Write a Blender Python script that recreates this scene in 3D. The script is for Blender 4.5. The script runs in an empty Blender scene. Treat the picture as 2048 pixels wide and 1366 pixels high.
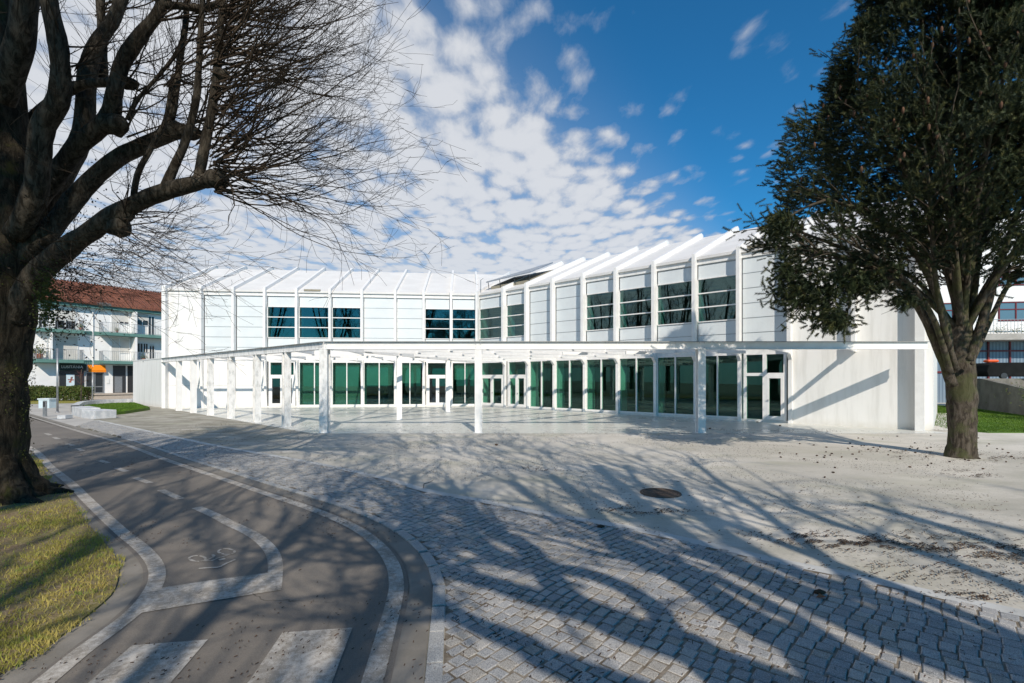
import bpy, math, random
import numpy as np
from mathutils import Vector, noise

# ------------------------------------------------------------------ camera / light
F = 967.0; H = 2.0; HY = 757.0
scene = bpy.context.scene
COL = scene.collection
cam_d = bpy.data.cameras.new("camera"); cam = bpy.data.objects.new("camera", cam_d); COL.objects.link(cam)
cam.location = (0, 0, H); cam.rotation_euler = (math.radians(90), 0, 0)
cam_d.sensor_width = 36; cam_d.lens = 17.0; cam_d.shift_y = (HY - 683.0) / 2048.0
cam_d.clip_start = 0.05; cam_d.clip_end = 4000
scene.camera = cam
SUN_AZ = math.radians(13.05); SUN_EL = math.radians(37.5)   # sun is behind the camera, a little to the right
sd = bpy.data.lights.new("sun", 'SUN'); sd.energy = 4.4; sd.angle = math.radians(0.53); sd.color = (1.0, 0.905, 0.785)
sun = bpy.data.objects.new("sun", sd); COL.objects.link(sun)
to_sun = Vector((math.sin(SUN_AZ) * math.cos(SUN_EL), -math.cos(SUN_AZ) * math.cos(SUN_EL), math.sin(SUN_EL)))
sun.rotation_euler = to_sun.to_track_quat('Z', 'Y').to_euler(); sun.location = (20, -60, 60)
vs = scene.view_settings
vs.view_transform = 'Standard'; vs.look = 'None'; vs.gamma = 1; vs.exposure = 0.10; vs.use_curve_mapping = False
scene.cycles.max_bounces = 8; scene.cycles.transparent_max_bounces = 16

def N(nt, t, **kw):
    n = nt.nodes.new(t)
    for k, v in kw.items():
        if k.startswith('i_'):
            key = k[2:]
            key = int(key) if key.isdigit() else key.replace('_', ' ')
            n.inputs[key].default_value = v
        else: setattr(n, k, v)
    return n
def M_(nt, op, a, b=None, c=None, clamp=False):
    n = nt.nodes.new('ShaderNodeMath'); n.operation = op; n.use_clamp = clamp
    for i, v in enumerate((a, b, c)):
        if v is None: continue
        if isinstance(v, (int, float)): n.inputs[i].default_value = v
        else: nt.links.new(v, n.inputs[i])
    return n.outputs[0]
def MIX(nt, fac, a, b, mode='MIX'):
    n = nt.nodes.new('ShaderNodeMix'); n.data_type = 'RGBA'; n.blend_type = mode
    for key, v in ((0, fac), (6, a), (7, b)):
        if isinstance(v, (int, float)): n.inputs[key].default_value = v
        elif isinstance(v, tuple): n.inputs[key].default_value = (*v, 1) if len(v) == 3 else v
        else: nt.links.new(v, n.inputs[key])
    return n.outputs[2]
def RAMP(nt, x, lo, hi, a=0.0, b=1.0, smooth=True):
    n = nt.nodes.new('ShaderNodeMapRange'); n.interpolation_type = 'SMOOTHSTEP' if smooth else 'LINEAR'
    nt.links.new(x, n.inputs[0])
    n.inputs[1].default_value = lo; n.inputs[2].default_value = hi; n.inputs[3].default_value = a; n.inputs[4].default_value = b
    return n.outputs[0]
def NOISE(nt, vec, scale, detail=4, rough=.55, dist=0.0):
    n = N(nt, 'ShaderNodeTexNoise'); n.inputs['Scale'].default_value = scale; n.inputs['Detail'].default_value = detail
    n.inputs['Roughness'].default_value = rough; n.inputs['Distortion'].default_value = dist
    if vec is not None: nt.links.new(vec, n.inputs['Vector'])
    return n.outputs['Fac']

def MAPV(nt, vec, scale, rot=(0, 0, 0)):
    m = N(nt, 'ShaderNodeMapping'); m.inputs['Scale'].default_value = scale; m.inputs['Rotation'].default_value = rot
    nt.links.new(vec, m.inputs[0]); return m.outputs[0]

# world: Nishita sky with a deck of small altocumulus clouds on a high plane
world = bpy.data.worlds.new("World"); scene.world = world; world.use_nodes = True
nt = world.node_tree; nt.nodes.clear()
sky = N(nt, 'ShaderNodeTexSky'); sky.sky_type = 'NISHITA'; sky.sun_disc = False
sky.sun_elevation = SUN_EL; sky.sun_rotation = math.pi - SUN_AZ
sky.air_density = 1.0; sky.dust_density = 0.25; sky.ozone_density = 4.0; sky.altitude = 200
tc = N(nt, 'ShaderNodeTexCoord'); sep = N(nt, 'ShaderNodeSeparateXYZ'); nt.links.new(tc.outputs['Generated'], sep.inputs[0])
zc = M_(nt, 'MAXIMUM', sep.outputs[2], 0.03)
u = M_(nt, 'DIVIDE', sep.outputs[0], zc); v = M_(nt, 'DIVIDE', sep.outputs[1], zc)
cmb = N(nt, 'ShaderNodeCombineXYZ'); nt.links.new(u, cmb.inputs[0]); nt.links.new(v, cmb.inputs[1])
P = cmb.outputs[0]
warp = N(nt, 'ShaderNodeTexNoise'); warp.inputs['Scale'].default_value = 3.2; warp.inputs['Detail'].default_value = 3; nt.links.new(P, warp.inputs['Vector'])
vm = N(nt, 'ShaderNodeVectorMath', operation='MULTIPLY_ADD'); nt.links.new(warp.outputs['Color'], vm.inputs[0]); vm.inputs[1].default_value = (.11, .13, 0); nt.links.new(P, vm.inputs[2])
mp = N(nt, 'ShaderNodeMapping'); mp.inputs['Rotation'].default_value = (0, 0, math.radians(-14)); mp.inputs['Scale'].default_value = (1.38, .95, 1); nt.links.new(vm.outputs[0], mp.inputs[0])
vor = N(nt, 'ShaderNodeTexVoronoi'); vor.feature = 'SMOOTH_F1'; vor.inputs['Scale'].default_value = 6.5; vor.inputs['Smoothness'].default_value = .45; nt.links.new(mp.outputs[0], vor.inputs['Vector'])
n1 = NOISE(nt, P, 2.2, 3, .5); n2 = NOISE(nt, MAPV(nt, vm.outputs[0], (1.3, .6, 1)), 15, 6, .60)
edge = M_(nt, 'SUBTRACT', v, M_(nt, 'MULTIPLY_ADD', u, 1.41, 1.42))
cover = RAMP(nt, edge, -.55, .75, 0, 1)
wisp = RAMP(nt, edge, -2.4, -.3, .0, .12)
cov = M_(nt, 'ADD', M_(nt, 'MULTIPLY', cover, .88), wisp)
puff = M_(nt, 'SUBTRACT', M_(nt, 'ADD', M_(nt, 'MULTIPLY', n2, .75), M_(nt, 'MULTIPLY', n1, .55)), M_(nt, 'MULTIPLY', vor.outputs['Distance'], .95))
dens = M_(nt, 'ADD', puff, cov)
alpha = RAMP(nt, dens, .42, 1.15, 0, .93)
core = RAMP(nt, dens, .7, 1.3, 0, 1)
front = RAMP(nt, sep.outputs[2], .0, .06, 0, 1)
alpha = M_(nt, 'MULTIPLY', alpha, front)
ccol = MIX(nt, core, (5.4, 6.0, 7.1), (8.5, 8.7, 9.1))
farv = RAMP(nt, v, 3.0, 13.0, 0, 1)          # the deck greys towards the horizon
ccol = MIX(nt, farv, ccol, (4.8, 5.5, 6.7))
alpha = M_(nt, 'MAXIMUM', alpha, M_(nt, 'MULTIPLY', M_(nt, 'MULTIPLY', RAMP(nt, v, 1.2, 6.0, .22, 1), .9), cover))
skyc = MIX(nt, 1.0, sky.outputs[0], (.30, 1.18, 1.52), 'MULTIPLY')
alpha = M_(nt, 'MAXIMUM', alpha, M_(nt, 'MULTIPLY', M_(nt, 'MULTIPLY', cover, cover), .42))
fin_ = MIX(nt, alpha, skyc, ccol)
bg = N(nt, 'ShaderNodeBackground'); bg.inputs[1].default_value = 0.08; nt.links.new(fin_, bg.inputs[0])
wo = N(nt, 'ShaderNodeOutputWorld'); nt.links.new(bg.outputs[0], wo.inputs[0])

# ------------------------------------------------------------------ helpers
def G(px, py, z=0.0):
    """a place on the ground seen at that direction"""
    Y = F * (H - z) / (py - HY)
    return Vector(((px - 1024) * Y / F, Y, z))
def P3(px, py, Y): return Vector(((px - 1024) * Y / F, Y, H - (py - HY) * Y / F))

class MB:
    def __init__(s): s.v = []; s.f = []; s.m = []
    def add(s, vs, fs, mi=0):
        b = len(s.v); s.v += [tuple(x) for x in vs]; s.f += [tuple(b + i for i in f) for f in fs]; s.m += [mi] * len(fs)
    def box(s, x0, x1, y0, y1, z0, z1, mi=0, fr=None):
        P = [(x0,y0,z0),(x1,y0,z0),(x1,y1,z0),(x0,y1,z0),(x0,y0,z1),(x1,y0,z1),(x1,y1,z1),(x0,y1,z1)]
        if fr: P = [fr(*p) for p in P]
        s.add(P, [(0,3,2,1),(4,5,6,7),(0,1,5,4),(1,2,6,5),(2,3,7,6),(3,0,4,7)], mi)
    def beam(s, a, b, w, h, mi=0):
        """a box from a to b, width w sideways, depth h; a and b are at its top middle"""
        a = Vector(a); b = Vector(b); d = (b - a).normalized(); sd_ = Vector((d.y, -d.x, 0)).normalized() * w / 2
        up = sd_.cross(d).normalized()
        if up.z < 0: up = -up
        dn = -up * h
        P = [a - sd_ + dn, b - sd_ + dn, b + sd_ + dn, a + sd_ + dn, a - sd_, b - sd_, b + sd_, a + sd_]
        s.add(P, [(0,3,2,1),(4,5,6,7),(0,1,5,4),(1,2,6,5),(2,3,7,6),(3,0,4,7)], mi)
    def poly(s, pts, mi=0): s.add(pts, [tuple(range(len(pts)))], mi)
    def prism(s, pts, z0, z1, mi=0):
        n = len(pts); P = [(p[0], p[1], z0) for p in pts] + [(p[0], p[1], z1) for p in pts]
        s.add(P, [tuple(range(n))[::-1], tuple(range(n, 2 * n))] + [(i, (i + 1) % n, n + (i + 1) % n, n + i) for i in range(n)], mi)
    def tube(s, pts, rad, k=6, mi=0, rough=0.0, cap=True):
        n = len(pts); pts = [Vector(p) for p in pts]; b = len(s.v); ref = None
        for i, p in enumerate(pts):
            t = (pts[min(i + 1, n - 1)] - pts[max(i - 1, 0)])
            t = t.normalized() if t.length > 1e-9 else Vector((0, 0, 1))
            if ref is None: ref = t.orthogonal().normalized()
            ref = (ref - t * ref.dot(t)); ref = ref.normalized() if ref.length > 1e-6 else t.orthogonal().normalized()
            q = t.cross(ref)
            for j in range(k):
                a = 2 * math.pi * j / k; dirv = ref * math.cos(a) + q * math.sin(a); r = rad[i]
                if rough: r *= 1 + rough * noise.noise((p + dirv * rad[i]) * 2.3) + rough * .55 * noise.noise((p + dirv * rad[i]) * 8)
                s.v.append(tuple(p + dirv * r))
        for i in range(n - 1):
            for j in range(k):
                j2 = (j + 1) % k; s.f.append((b + i*k + j, b + i*k + j2, b + (i+1)*k + j2, b + (i+1)*k + j)); s.m.append(mi)
        if cap and k > 2:
            s.f.append(tuple(b + (n-1)*k + j for j in range(k))); s.m.append(mi)
            s.f.append(tuple(b + j for j in range(k))[::-1]); s.m.append(mi)
    def build(s, name, mats, parent=None, smooth=False, bevel=0.0):
        me = bpy.data.meshes.new(name)
        if not isinstance(mats, (list, tuple)): mats = [mats]
        for m in mats: me.materials.append(m)
        me.from_pydata(s.v, [], s.f)
        if len(mats) > 1: me.polygons.foreach_set('material_index', s.m)
        if smooth: me.polygons.foreach_set('use_smooth', [True] * len(s.f))
        me.update()
        o = bpy.data.objects.new(name, me); COL.objects.link(o)
        if parent: o.parent = parent; o.matrix_parent_inverse = parent.matrix_world.inverted() if False else o.matrix_parent_inverse
        if bevel:
            b = o.modifiers.new('bevel', 'BEVEL'); b.width = bevel; b.segments = 2; b.limit_method = 'ANGLE'
        return o
def tag(o, label=None, cat=None, group=None, kind=None):
    if label: o['label'] = label
    if cat: o['category'] = cat
    if group: o['group'] = group
    if kind: o['kind'] = kind
    return o
def thing(name, label, cat, group=None, loc=(0, 0, 0), rz=0):
    o = bpy.data.objects.new(name, None); COL.objects.link(o); o.empty_display_size = .3
    o.location = loc; o.rotation_euler = (0, 0, rz)
    return tag(o, label, cat, group)
def struct(name, mb, mats, label=None, **k):
    o = mb.build(name, mats, **k); o['kind'] = 'structure'
    if label: o['label'] = label
    return o
def copy_thing(o, loc, label, rz=None):
    c = o.copy(); COL.objects.link(c); c.location = loc; c['label'] = label
    if rz is not None: c.rotation_euler = (0, 0, rz)
    for ch in o.children:
        d = ch.copy(); COL.objects.link(d); d.parent = c
        for g in ch.children:
            e = g.copy(); COL.objects.link(e); e.parent = d
    return c

# ------------------------------------------------------------------ materials
def mat(name, build):
    m = bpy.data.materials.new(name); m.use_nodes = True; nt = m.node_tree; nt.nodes.clear()
    out = N(nt, 'ShaderNodeOutputMaterial'); sh = build(nt); nt.links.new(sh, out.inputs[0]); return m
def princ(nt, col, rough=.7, spec=.3, metal=0.0, normal=None, sub=None):
    p = N(nt, 'ShaderNodeBsdfPrincipled')
    if isinstance(col, tuple): p.inputs['Base Color'].default_value = (*col, 1)
    else: nt.links.new(col, p.inputs['Base Color'])
    if isinstance(rough, (int, float)): p.inputs['Roughness'].default_value = rough
    else: nt.links.new(rough, p.inputs['Roughness'])
    p.inputs['Specular IOR Level'].default_value = spec; p.inputs['Metallic'].default_value = metal
    if normal is not None: nt.links.new(normal, p.inputs['Normal'])
    return p.outputs[0]
def pos(nt): return N(nt, 'ShaderNodeNewGeometry').outputs['Position']
def bump(nt, h, strength=.3, dist=.01):
    b = N(nt, 'ShaderNodeBump'); b.inputs['Strength'].default_value = strength; b.inputs['Distance'].default_value = dist
    nt.links.new(h, b.inputs['Height']); return b.outputs[0]
def simple(name, a, b=None, scale=6, rough=.6, spec=.3, metal=0, bumpd=0, bscale=80):
    def f(nt):
        p = pos(nt)
        c = MIX(nt, RAMP(nt, NOISE(nt, p, scale, 5, .6), .35, .65), a, b if b else tuple(x * .88 for x in a))
        nrm = bump(nt, NOISE(nt, p, bscale, 3), .5, bumpd) if bumpd else None
        return princ(nt, c, rough, spec, metal, nrm)
    return mat(name, f)

def _white(nt):
    p = pos(nt)
    st = NOISE(nt, MAPV(nt, p, (2.2, 2.2, .25)), 1.5, 5, .6)
    c = MIX(nt, RAMP(nt, st, .42, .75), (.79, .78, .755), (.67, .66, .63))
    low = RAMP(nt, N_z(nt, p), 0, .35, 1, 0)
    c = MIX(nt, M_(nt, 'MULTIPLY', low, NOISE(nt, p, 5, 4)), c, (.60, .58, .52))
    return princ(nt, c, .55, .25, 0, bump(nt, NOISE(nt, p, 60, 3), .15, .004))
def N_z(nt, p):
    s = N(nt, 'ShaderNodeSeparateXYZ'); nt.links.new(p, s.inputs[0]); return s.outputs[2]
WHITE = mat('white_render', _white)
WSTEEL = simple('white_painted_steel', (.80, .79, .77), (.74, .73, .71), 3, .38, .4)
ROOFW = simple('white_roof_membrane', (.70, .685, .66), (.65, .635, .61), .8, .5, .25)
def _shade_dapple(nt):
    p = pos(nt)
    st = NOISE(nt, MAPV(nt, p, (3, 3, 1.2)), 2.2, 6, .65)
    c = MIX(nt, RAMP(nt, st, .42, .72), (.80, .79, .77), (.50, .50, .48))  # grey blotches: dappled tree shade put into the steel colour
    return princ(nt, c, .4, .4)
WDAPPLE = mat('shade_dappled_steel', _shade_dapple)
def _frost(nt):
    p = pos(nt)
    s = N(nt, 'ShaderNodeSeparateXYZ'); nt.links.new(p, s.inputs[0])
    w = M_(nt, 'FRACT', M_(nt, 'MULTIPLY', M_(nt, 'ADD', s.outputs[0], M_(nt, 'MULTIPLY', s.outputs[1], .35)), 9))
    line = M_(nt, 'MULTIPLY', RAMP(nt, w, .0, .12, 1, 0), .35)
    c = MIX(nt, line, (.63, .665, .675), (.55, .59, .60))
    c = MIX(nt, RAMP(nt, NOISE(nt, p, 1.2, 3), .35, .65), c, MIX(nt, .5, c, (.685, .73, .735)))
    return princ(nt, c, .4, .25)
FROST = mat('frosted_channel_glass', _frost)
JOINT = simple('aluminium_joint', (.40, .43, .44), None, 8, .4, .5, .3)
def _glass(tint, base=.10, refl=(.9, .97, 1)):
    def f(nt):
        lw = N(nt, 'ShaderNodeLayerWeight'); lw.inputs[0].default_value = .5
        frv = M_(nt, 'MULTIPLY_ADD', M_(nt, 'POWER', lw.outputs['Facing'], 4.0), .9, .03)
        g = N(nt, 'ShaderNodeBsdfGlossy'); g.inputs[0].default_value = (*refl, 1); g.inputs['Roughness'].default_value = .0
        wv = NOISE(nt, MAPV(nt, pos(nt), (1, 1, .6)), .8, 2)
        nt.links.new(bump(nt, wv, .08, .01), g.inputs['Normal'])
        t = N(nt, 'ShaderNodeBsdfTransparent'); t.inputs[0].default_value = (*tint, 1)
        m = N(nt, 'ShaderNodeMixShader'); nt.links.new(M_(nt, 'MULTIPLY_ADD', frv, .9, base, clamp=True), m.inputs[0])
        nt.links.new(t.outputs[0], m.inputs[1]); nt.links.new(g.outputs[0], m.inputs[2]); return m.outputs[0]
    return f
GLASS = mat('green_tinted_glass', _glass((.54, .79, .71), .03, (.62, .86, .80)))
GLASSU = mat('blue_green_reflective_glass', _glass((.42, .66, .63), .10, (.58, .76, .74)))
DGLASS = mat('plain_dark_glass', _glass((.4, .45, .46), .05))
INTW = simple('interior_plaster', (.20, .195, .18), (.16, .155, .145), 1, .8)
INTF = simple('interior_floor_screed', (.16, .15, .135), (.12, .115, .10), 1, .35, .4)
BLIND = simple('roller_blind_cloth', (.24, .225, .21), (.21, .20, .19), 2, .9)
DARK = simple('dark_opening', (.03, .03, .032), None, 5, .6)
METAL = simple('galvanised_metal', (.38, .39, .40), (.30, .31, .32), 10, .4, .5, .6)
DMETAL = simple('dark_metal', (.06, .062, .065), None, 10, .45, .5, .5)
HATCH = simple('roof_hatch_metal', (.42, .45, .48), (.34, .37, .40), 4, .3, .5, .6)
BRONZE = simple('louvre_brown', (.30, .27, .20), None, 5, .6)

def _plaza(nt):
    p = pos(nt)
    big = NOISE(nt, p, .22, 5, .6, .6); mid = NOISE(nt, MAPV(nt, p, (.8, 1.5, 1)), 1.1, 6, .65); fine = NOISE(nt, p, 45, 4, .6)
    c = MIX(nt, RAMP(nt, big, .38, .62), (.62, .58, .51), (.49, .46, .40))
    c = MIX(nt, M_(nt, 'MULTIPLY', RAMP(nt, mid, .45, .75), .4), c, (.30, .285, .235))
    blot = RAMP(nt, NOISE(nt, MAPV(nt, p, (.7, 1.3, 1), (0, 0, .5)), .55, 7, .72, .8), .47, .70)
    c = MIX(nt, M_(nt, 'MULTIPLY', blot, .45), c, (.34, .33, .27))
    grit = RAMP(nt, NOISE(nt, p, 16, 6, .8), .52, .70)
    c = MIX(nt, M_(nt, 'MULTIPLY', grit, .5), c, (.24, .225, .19))
    sx = N(nt, 'ShaderNodeSeparateXYZ'); nt.links.new(p, sx.inputs[0])
    left = RAMP(nt, M_(nt, 'ADD', sx.outputs[0], M_(nt, 'MULTIPLY', big, 5)), -8, -1, 1, 0)   # mossier, dirtier paving towards the lane
    c = MIX(nt, M_(nt, 'MULTIPLY', left, M_(nt, 'MULTIPLY_ADD', RAMP(nt, mid, .3, .65), .6, .34)), c, (.19, .175, .13))
    near = M_(nt, 'MULTIPLY', RAMP(nt, M_(nt, 'ADD', sx.outputs[1], M_(nt, 'MULTIPLY', big, 4)), 7.5, 17.5, 1, 0), RAMP(nt, NOISE(nt, MAPV(nt, p, (.6, 1.2, 1)), .8, 7, .7, .5), .36, .62))
    c = MIX(nt, M_(nt, 'MULTIPLY', near, .55), c, (.30, .285, .23))
    # green algae film near the stone edge
    al = RAMP(nt, NOISE(nt, MAPV(nt, p, (.5, .9, 1)), .9, 4), .5, .72)
    c = MIX(nt, M_(nt, 'MULTIPLY', al, .35), c, (.36, .36, .24))
    c = MIX(nt, M_(nt, 'MULTIPLY', RAMP(nt, fine, .5, .72), .4), c, (.2, .185, .155))
    return princ(nt, c, .75, .3, 0, bump(nt, fine, .35, .008))
PLAZA = mat('exposed_plaza_concrete', _plaza)
def _polish(nt):
    p = pos(nt); mid = NOISE(nt, p, .5, 5, .6)
    c = MIX(nt, RAMP(nt, mid, .35, .7), (.62, .61, .555), (.53, .53, .475))
    fine = NOISE(nt, p, 30, 4, .6)
    c = MIX(nt, M_(nt, 'MULTIPLY', RAMP(nt, fine, .55, .75), .25), c, (.25, .25, .22))
    jx = N(nt, 'ShaderNodeSeparateXYZ'); nt.links.new(MAPV(nt, p, (1, 1, 1), (0, 0, math.radians(-42))), jx.inputs[0])
    def jl(o): return RAMP(nt, M_(nt, 'ABSOLUTE', M_(nt, 'SUBTRACT', M_(nt, 'FRACT', M_(nt, 'DIVIDE', o, 4.46)), .5)), 0, .0022, 1, 0)
    j = M_(nt, 'MAXIMUM', jl(jx.outputs[0]), jl(jx.outputs[1]))
    c = MIX(nt, M_(nt, 'MULTIPLY', j, .6), c, (.18, .18, .17))
    return princ(nt, c, RAMP(nt, mid, .3, .7, .22, .45), .45)
POLISH = mat('smooth_concrete_slab', _polish)
def _asph(nt):
    p = pos(nt); big = NOISE(nt, p, .5, 5, .6, .4); f = NOISE(nt, p, 120, 3, .7); m = NOISE(nt, p, 9, 5, .65)
    c = MIX(nt, RAMP(nt, big, .35, .68), (.172, .154, .134), (.225, .20, .170))
    c = MIX(nt, M_(nt, 'MULTIPLY', RAMP(nt, m, .5, .8), .5), c, (.25, .22, .18))
    c = MIX(nt, RAMP(nt, f, .40, .62), MIX(nt, .35, c, (.07, .063, .055)), c)
    vo = N(nt, 'ShaderNodeTexVoronoi'); vo.feature = 'DISTANCE_TO_EDGE'; vo.inputs['Scale'].default_value = .55
    wz = N(nt, 'ShaderNodeVectorMath', operation='MULTIPLY_ADD'); nn = N(nt, 'ShaderNodeTexNoise'); nn.inputs['Scale'].default_value = 2.5; nn.inputs['Detail'].default_value = 5
    nt.links.new(p, nn.inputs['Vector']); nt.links.new(nn.outputs['Color'], wz.inputs[0]); wz.inputs[1].default_value = (.5, .5, 0); nt.links.new(p, wz.inputs[2]); nt.links.new(wz.outputs[0], vo.inputs['Vector'])
    crack = M_(nt, 'MULTIPLY', RAMP(nt, vo.outputs['Distance'], 0, .006, 1, 0), RAMP(nt, NOISE(nt, p, .7, 2), .52, .6))
    c = MIX(nt, M_(nt, 'MULTIPLY', crack, .7), c, (.03, .028, .026))
    return princ(nt, c, .85, .25, 0, bump(nt, f, .5, .006))
ASPH = mat('old_asphalt', _asph)
def _paint(nt):
    p = pos(nt); f = NOISE(nt, p, 22, 7, .75); m = NOISE(nt, p, 3.2, 5, .6); g = NOISE(nt, p, 140, 3, .7)
    wear = M_(nt, 'ADD', M_(nt, 'MULTIPLY', f, .6), M_(nt, 'ADD', M_(nt, 'MULTIPLY', m, .45), M_(nt, 'MULTIPLY', g, .35)))
    vo = N(nt, 'ShaderNodeTexVoronoi'); vo.feature = 'DISTANCE_TO_EDGE'; vo.inputs['Scale'].default_value = 4.5
    wz = N(nt, 'ShaderNodeVectorMath', operation='MULTIPLY_ADD'); nn = N(nt, 'ShaderNodeTexNoise'); nn.inputs['Scale'].default_value = 9; nn.inputs['Detail'].default_value = 5
    nt.links.new(p, nn.inputs['Vector']); nt.links.new(nn.outputs['Color'], wz.inputs[0]); wz.inputs[1].default_value = (.2, .2, 0); nt.links.new(p, wz.inputs[2]); nt.links.new(wz.outputs[0], vo.inputs['Vector'])
    cr = M_(nt, 'MULTIPLY', RAMP(nt, vo.outputs['Distance'], 0, .02, 1, 0), RAMP(nt, m, .45, .6))
    c = MIX(nt, RAMP(nt, wear, .55, .80), (.52, .49, .445), (.25, .225, .19))
    c = MIX(nt, M_(nt, 'MULTIPLY', cr, .6), c, (.10, .09, .08))
    return princ(nt, c, .75, .3, 0, bump(nt, g, .4, .004))
PAINT = mat('worn_white_road_paint', _paint)
def _granite(base, dark, lite, sc=110):
    def f(nt):
        p = pos(nt); g = NOISE(nt, p, sc, 3, .8); g2 = NOISE(nt, p, sc * 2.3, 2, .7); oi = NOISE(nt, p, 5.5, 2)
        c = MIX(nt, RAMP(nt, oi, .35, .65), base, tuple(x * .78 for x in base))
        c = MIX(nt, RAMP(nt, g, .44, .56), dark, c); c = MIX(nt, RAMP(nt, g2, .56, .64), c, lite)
        return princ(nt, c, .72, .35, 0, bump(nt, NOISE(nt, p, 35, 5, .65), .55, .012))
    return f
COB = [mat('grey_granite_a', _granite((.43, .42, .40), (.22, .22, .225), (.68, .66, .62))),
       mat('grey_granite_b', _granite((.33, .33, .325), (.18, .185, .19), (.60, .59, .56))),
       mat('grey_granite_d', _granite((.40, .375, .33), (.2, .185, .165), (.62, .59, .54))),
       mat('grey_granite_c', _granite((.47, .445, .405), (.26, .25, .235), (.70, .67, .62)))]
KERB = mat('granite_kerb', _granite((.42, .42, .40), (.23, .23, .23), (.62, .61, .58)))
BAND = simple('pale_stone_band', (.52, .52, .50), (.42, .42, .40), 1.6, .6, .35, 0, .004)
GUTTER = simple('cement_gutter', (.24, .22, .19), (.18, .165, .14), 2.2, .8, .25, 0, .006, 60)
SOIL = simple('joint_soil', (.14, .115, .085), (.25, .22, .18), 9, .95, .1, 0, .01, 60)
PAVE = simple('grey_pavement', (.46, .44, .40), (.38, .36, .33), .8, .8, .25, 0, .004)
MARBLE = simple('veined_stone_block', (.62, .62, .62), (.42, .44, .46), 3, .5, .35)
def _bark(a, b, moss, ms=.5):
    def f(nt):
        p = pos(nt); st = MAPV(nt, p, (1, 1, .28))
        w = NOISE(nt, st, 14, 7, .7, .7); c = MIX(nt, RAMP(nt, w, .38, .64), a, b)
        m = RAMP(nt, NOISE(nt, p, 2.6, 6, .7), ms, ms + .16); c = MIX(nt, M_(nt, 'MULTIPLY', m, .75), c, moss)
        return princ(nt, c, .95, .12, 0, bump(nt, M_(nt, 'ADD', w, M_(nt, 'MULTIPLY', NOISE(nt, p, 60, 4, .7), .4)), .9, .03))
    return f
BARK1 = mat('dark_mossy_bark', _bark((.016, .013, .009), (.060, .048, .033), (.045, .045, .012), .52))
BARKL = mat('grey_limb_bark', _bark((.020, .016, .011), (.085, .071, .054), (.045, .044, .018), .6))
TWIG = simple('twig_bark', (.030, .022, .016), (.060, .044, .030), 6, .9, .1)
BARK2 = mat('scaly_conifer_bark', _bark((.040, .032, .024), (.125, .103, .080), (.075, .08, .035), .44))
TWIG2 = simple('conifer_branch_bark', (.05, .040, .030), (.10, .082, .06), 6, .9, .1)
def _leafy(a, b, c_=None, sc=1.3, tr=.0, rough=.6):
    def f(nt):
        p = pos(nt); c = MIX(nt, RAMP(nt, NOISE(nt, p, sc, 4, .6), .36, .62), a, b)
        if c_: c = MIX(nt, RAMP(nt, NOISE(nt, p, sc * 4, 3, .6), .5, .7), c, c_)
        s = princ(nt, c, rough, .2)
        if tr:
            t = N(nt, 'ShaderNodeBsdfTranslucent'); nt.links.new(c, t.inputs[0]); m = N(nt, 'ShaderNodeMixShader'); m.inputs[0].default_value = tr
            nt.links.new(s, m.inputs[1]); nt.links.new(t.outputs[0], m.inputs[2]); return m.outputs[0]
        return s
    return f
NEEDLE = mat('dark_fir_needles', _leafy((.018, .028, .014), (.036, .050, .020), (.100, .100, .034), 1.3))
CONE = simple('brown_cone_scales', (.12, .06, .032), (.075, .04, .025), 8, .8)
GRASS = mat('yellow_green_grass', _leafy((.34, .32, .07), (.45, .37, .11), (.20, .28, .05), 1.6, .3))
GRASSG = mat('bright_lawn_grass', _leafy((.075, .15, .018), (.11, .19, .022), (.09, .17, .02), .7, .2))
def _gbase(nt):
    p = pos(nt); c = MIX(nt, RAMP(nt, NOISE(nt, p, 1.8, 6, .7), .38, .62), (.20, .145, .09), (.22, .19, .07))
    c = MIX(nt, RAMP(nt, NOISE(nt, p, 25, 5, .7), .5, .66), c, (.30, .25, .16)); return princ(nt, c, .95, .1, 0, bump(nt, NOISE(nt, p, 30, 4, .7), .8, .03))
GBASE = mat('thin_lawn_soil', _gbase)
HEDGE = mat('hedge_leaves', _leafy((.05, .085, .02), (.10, .14, .03), (.16, .10, .05), 2.2, .2))
LITTER = simple('dead_needles', (.085, .048, .028), (.05, .034, .024), 7, .9)
MOSS = mat('trunk_moss_and_ivy', _leafy((.045, .06, .012), (.075, .085, .02), None, 4, .2))

# ------------------------------------------------------------------ curves on the ground
def smooth_curve(pts, n=8):
    P = [Vector(p) for p in pts]; out = []
    for i in range(len(P) - 1):
        p0 = P[max(i - 1, 0)]; p1 = P[i]; p2 = P[i + 1]; p3 = P[min(i + 2, len(P) - 1)]
        for k in range(n):
            t = k / n; out.append(.5 * ((2*p1) + (p2-p0)*t + (2*p0-5*p1+4*p2-p3)*t*t + (3*p1-p0-3*p2+p3)*t**3))
    out.append(P[-1]); return out
def resample(c, step):
    out = [c[0]]; acc = 0
    for a, b in zip(c, c[1:]):
        L = (b - a).length; d = step - acc
        while d <= L and L > 0: out.append(a.lerp(b, d / L)); d += step
        acc = (acc + L) % step
    return out
def offset(c, d):
    out = []
    for i in range(len(c)):
        t = (c[min(i+1, len(c)-1)] - c[max(i-1, 0)]).normalized(); out.append(c[i] + Vector((t.y, -t.x, 0)) * d)
    return out
def strip(mb, a, b, z, mi=0):
    n = len(a); mb.add([(p.x, p.y, z) for p in a] + [(p.x, p.y, z) for p in b], [(i, i+1, n+i+1, n+i) for i in range(n-1)], mi)
def gcurve(pts, n=8): return smooth_curve([G(*p) for p in pts], n)
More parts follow.
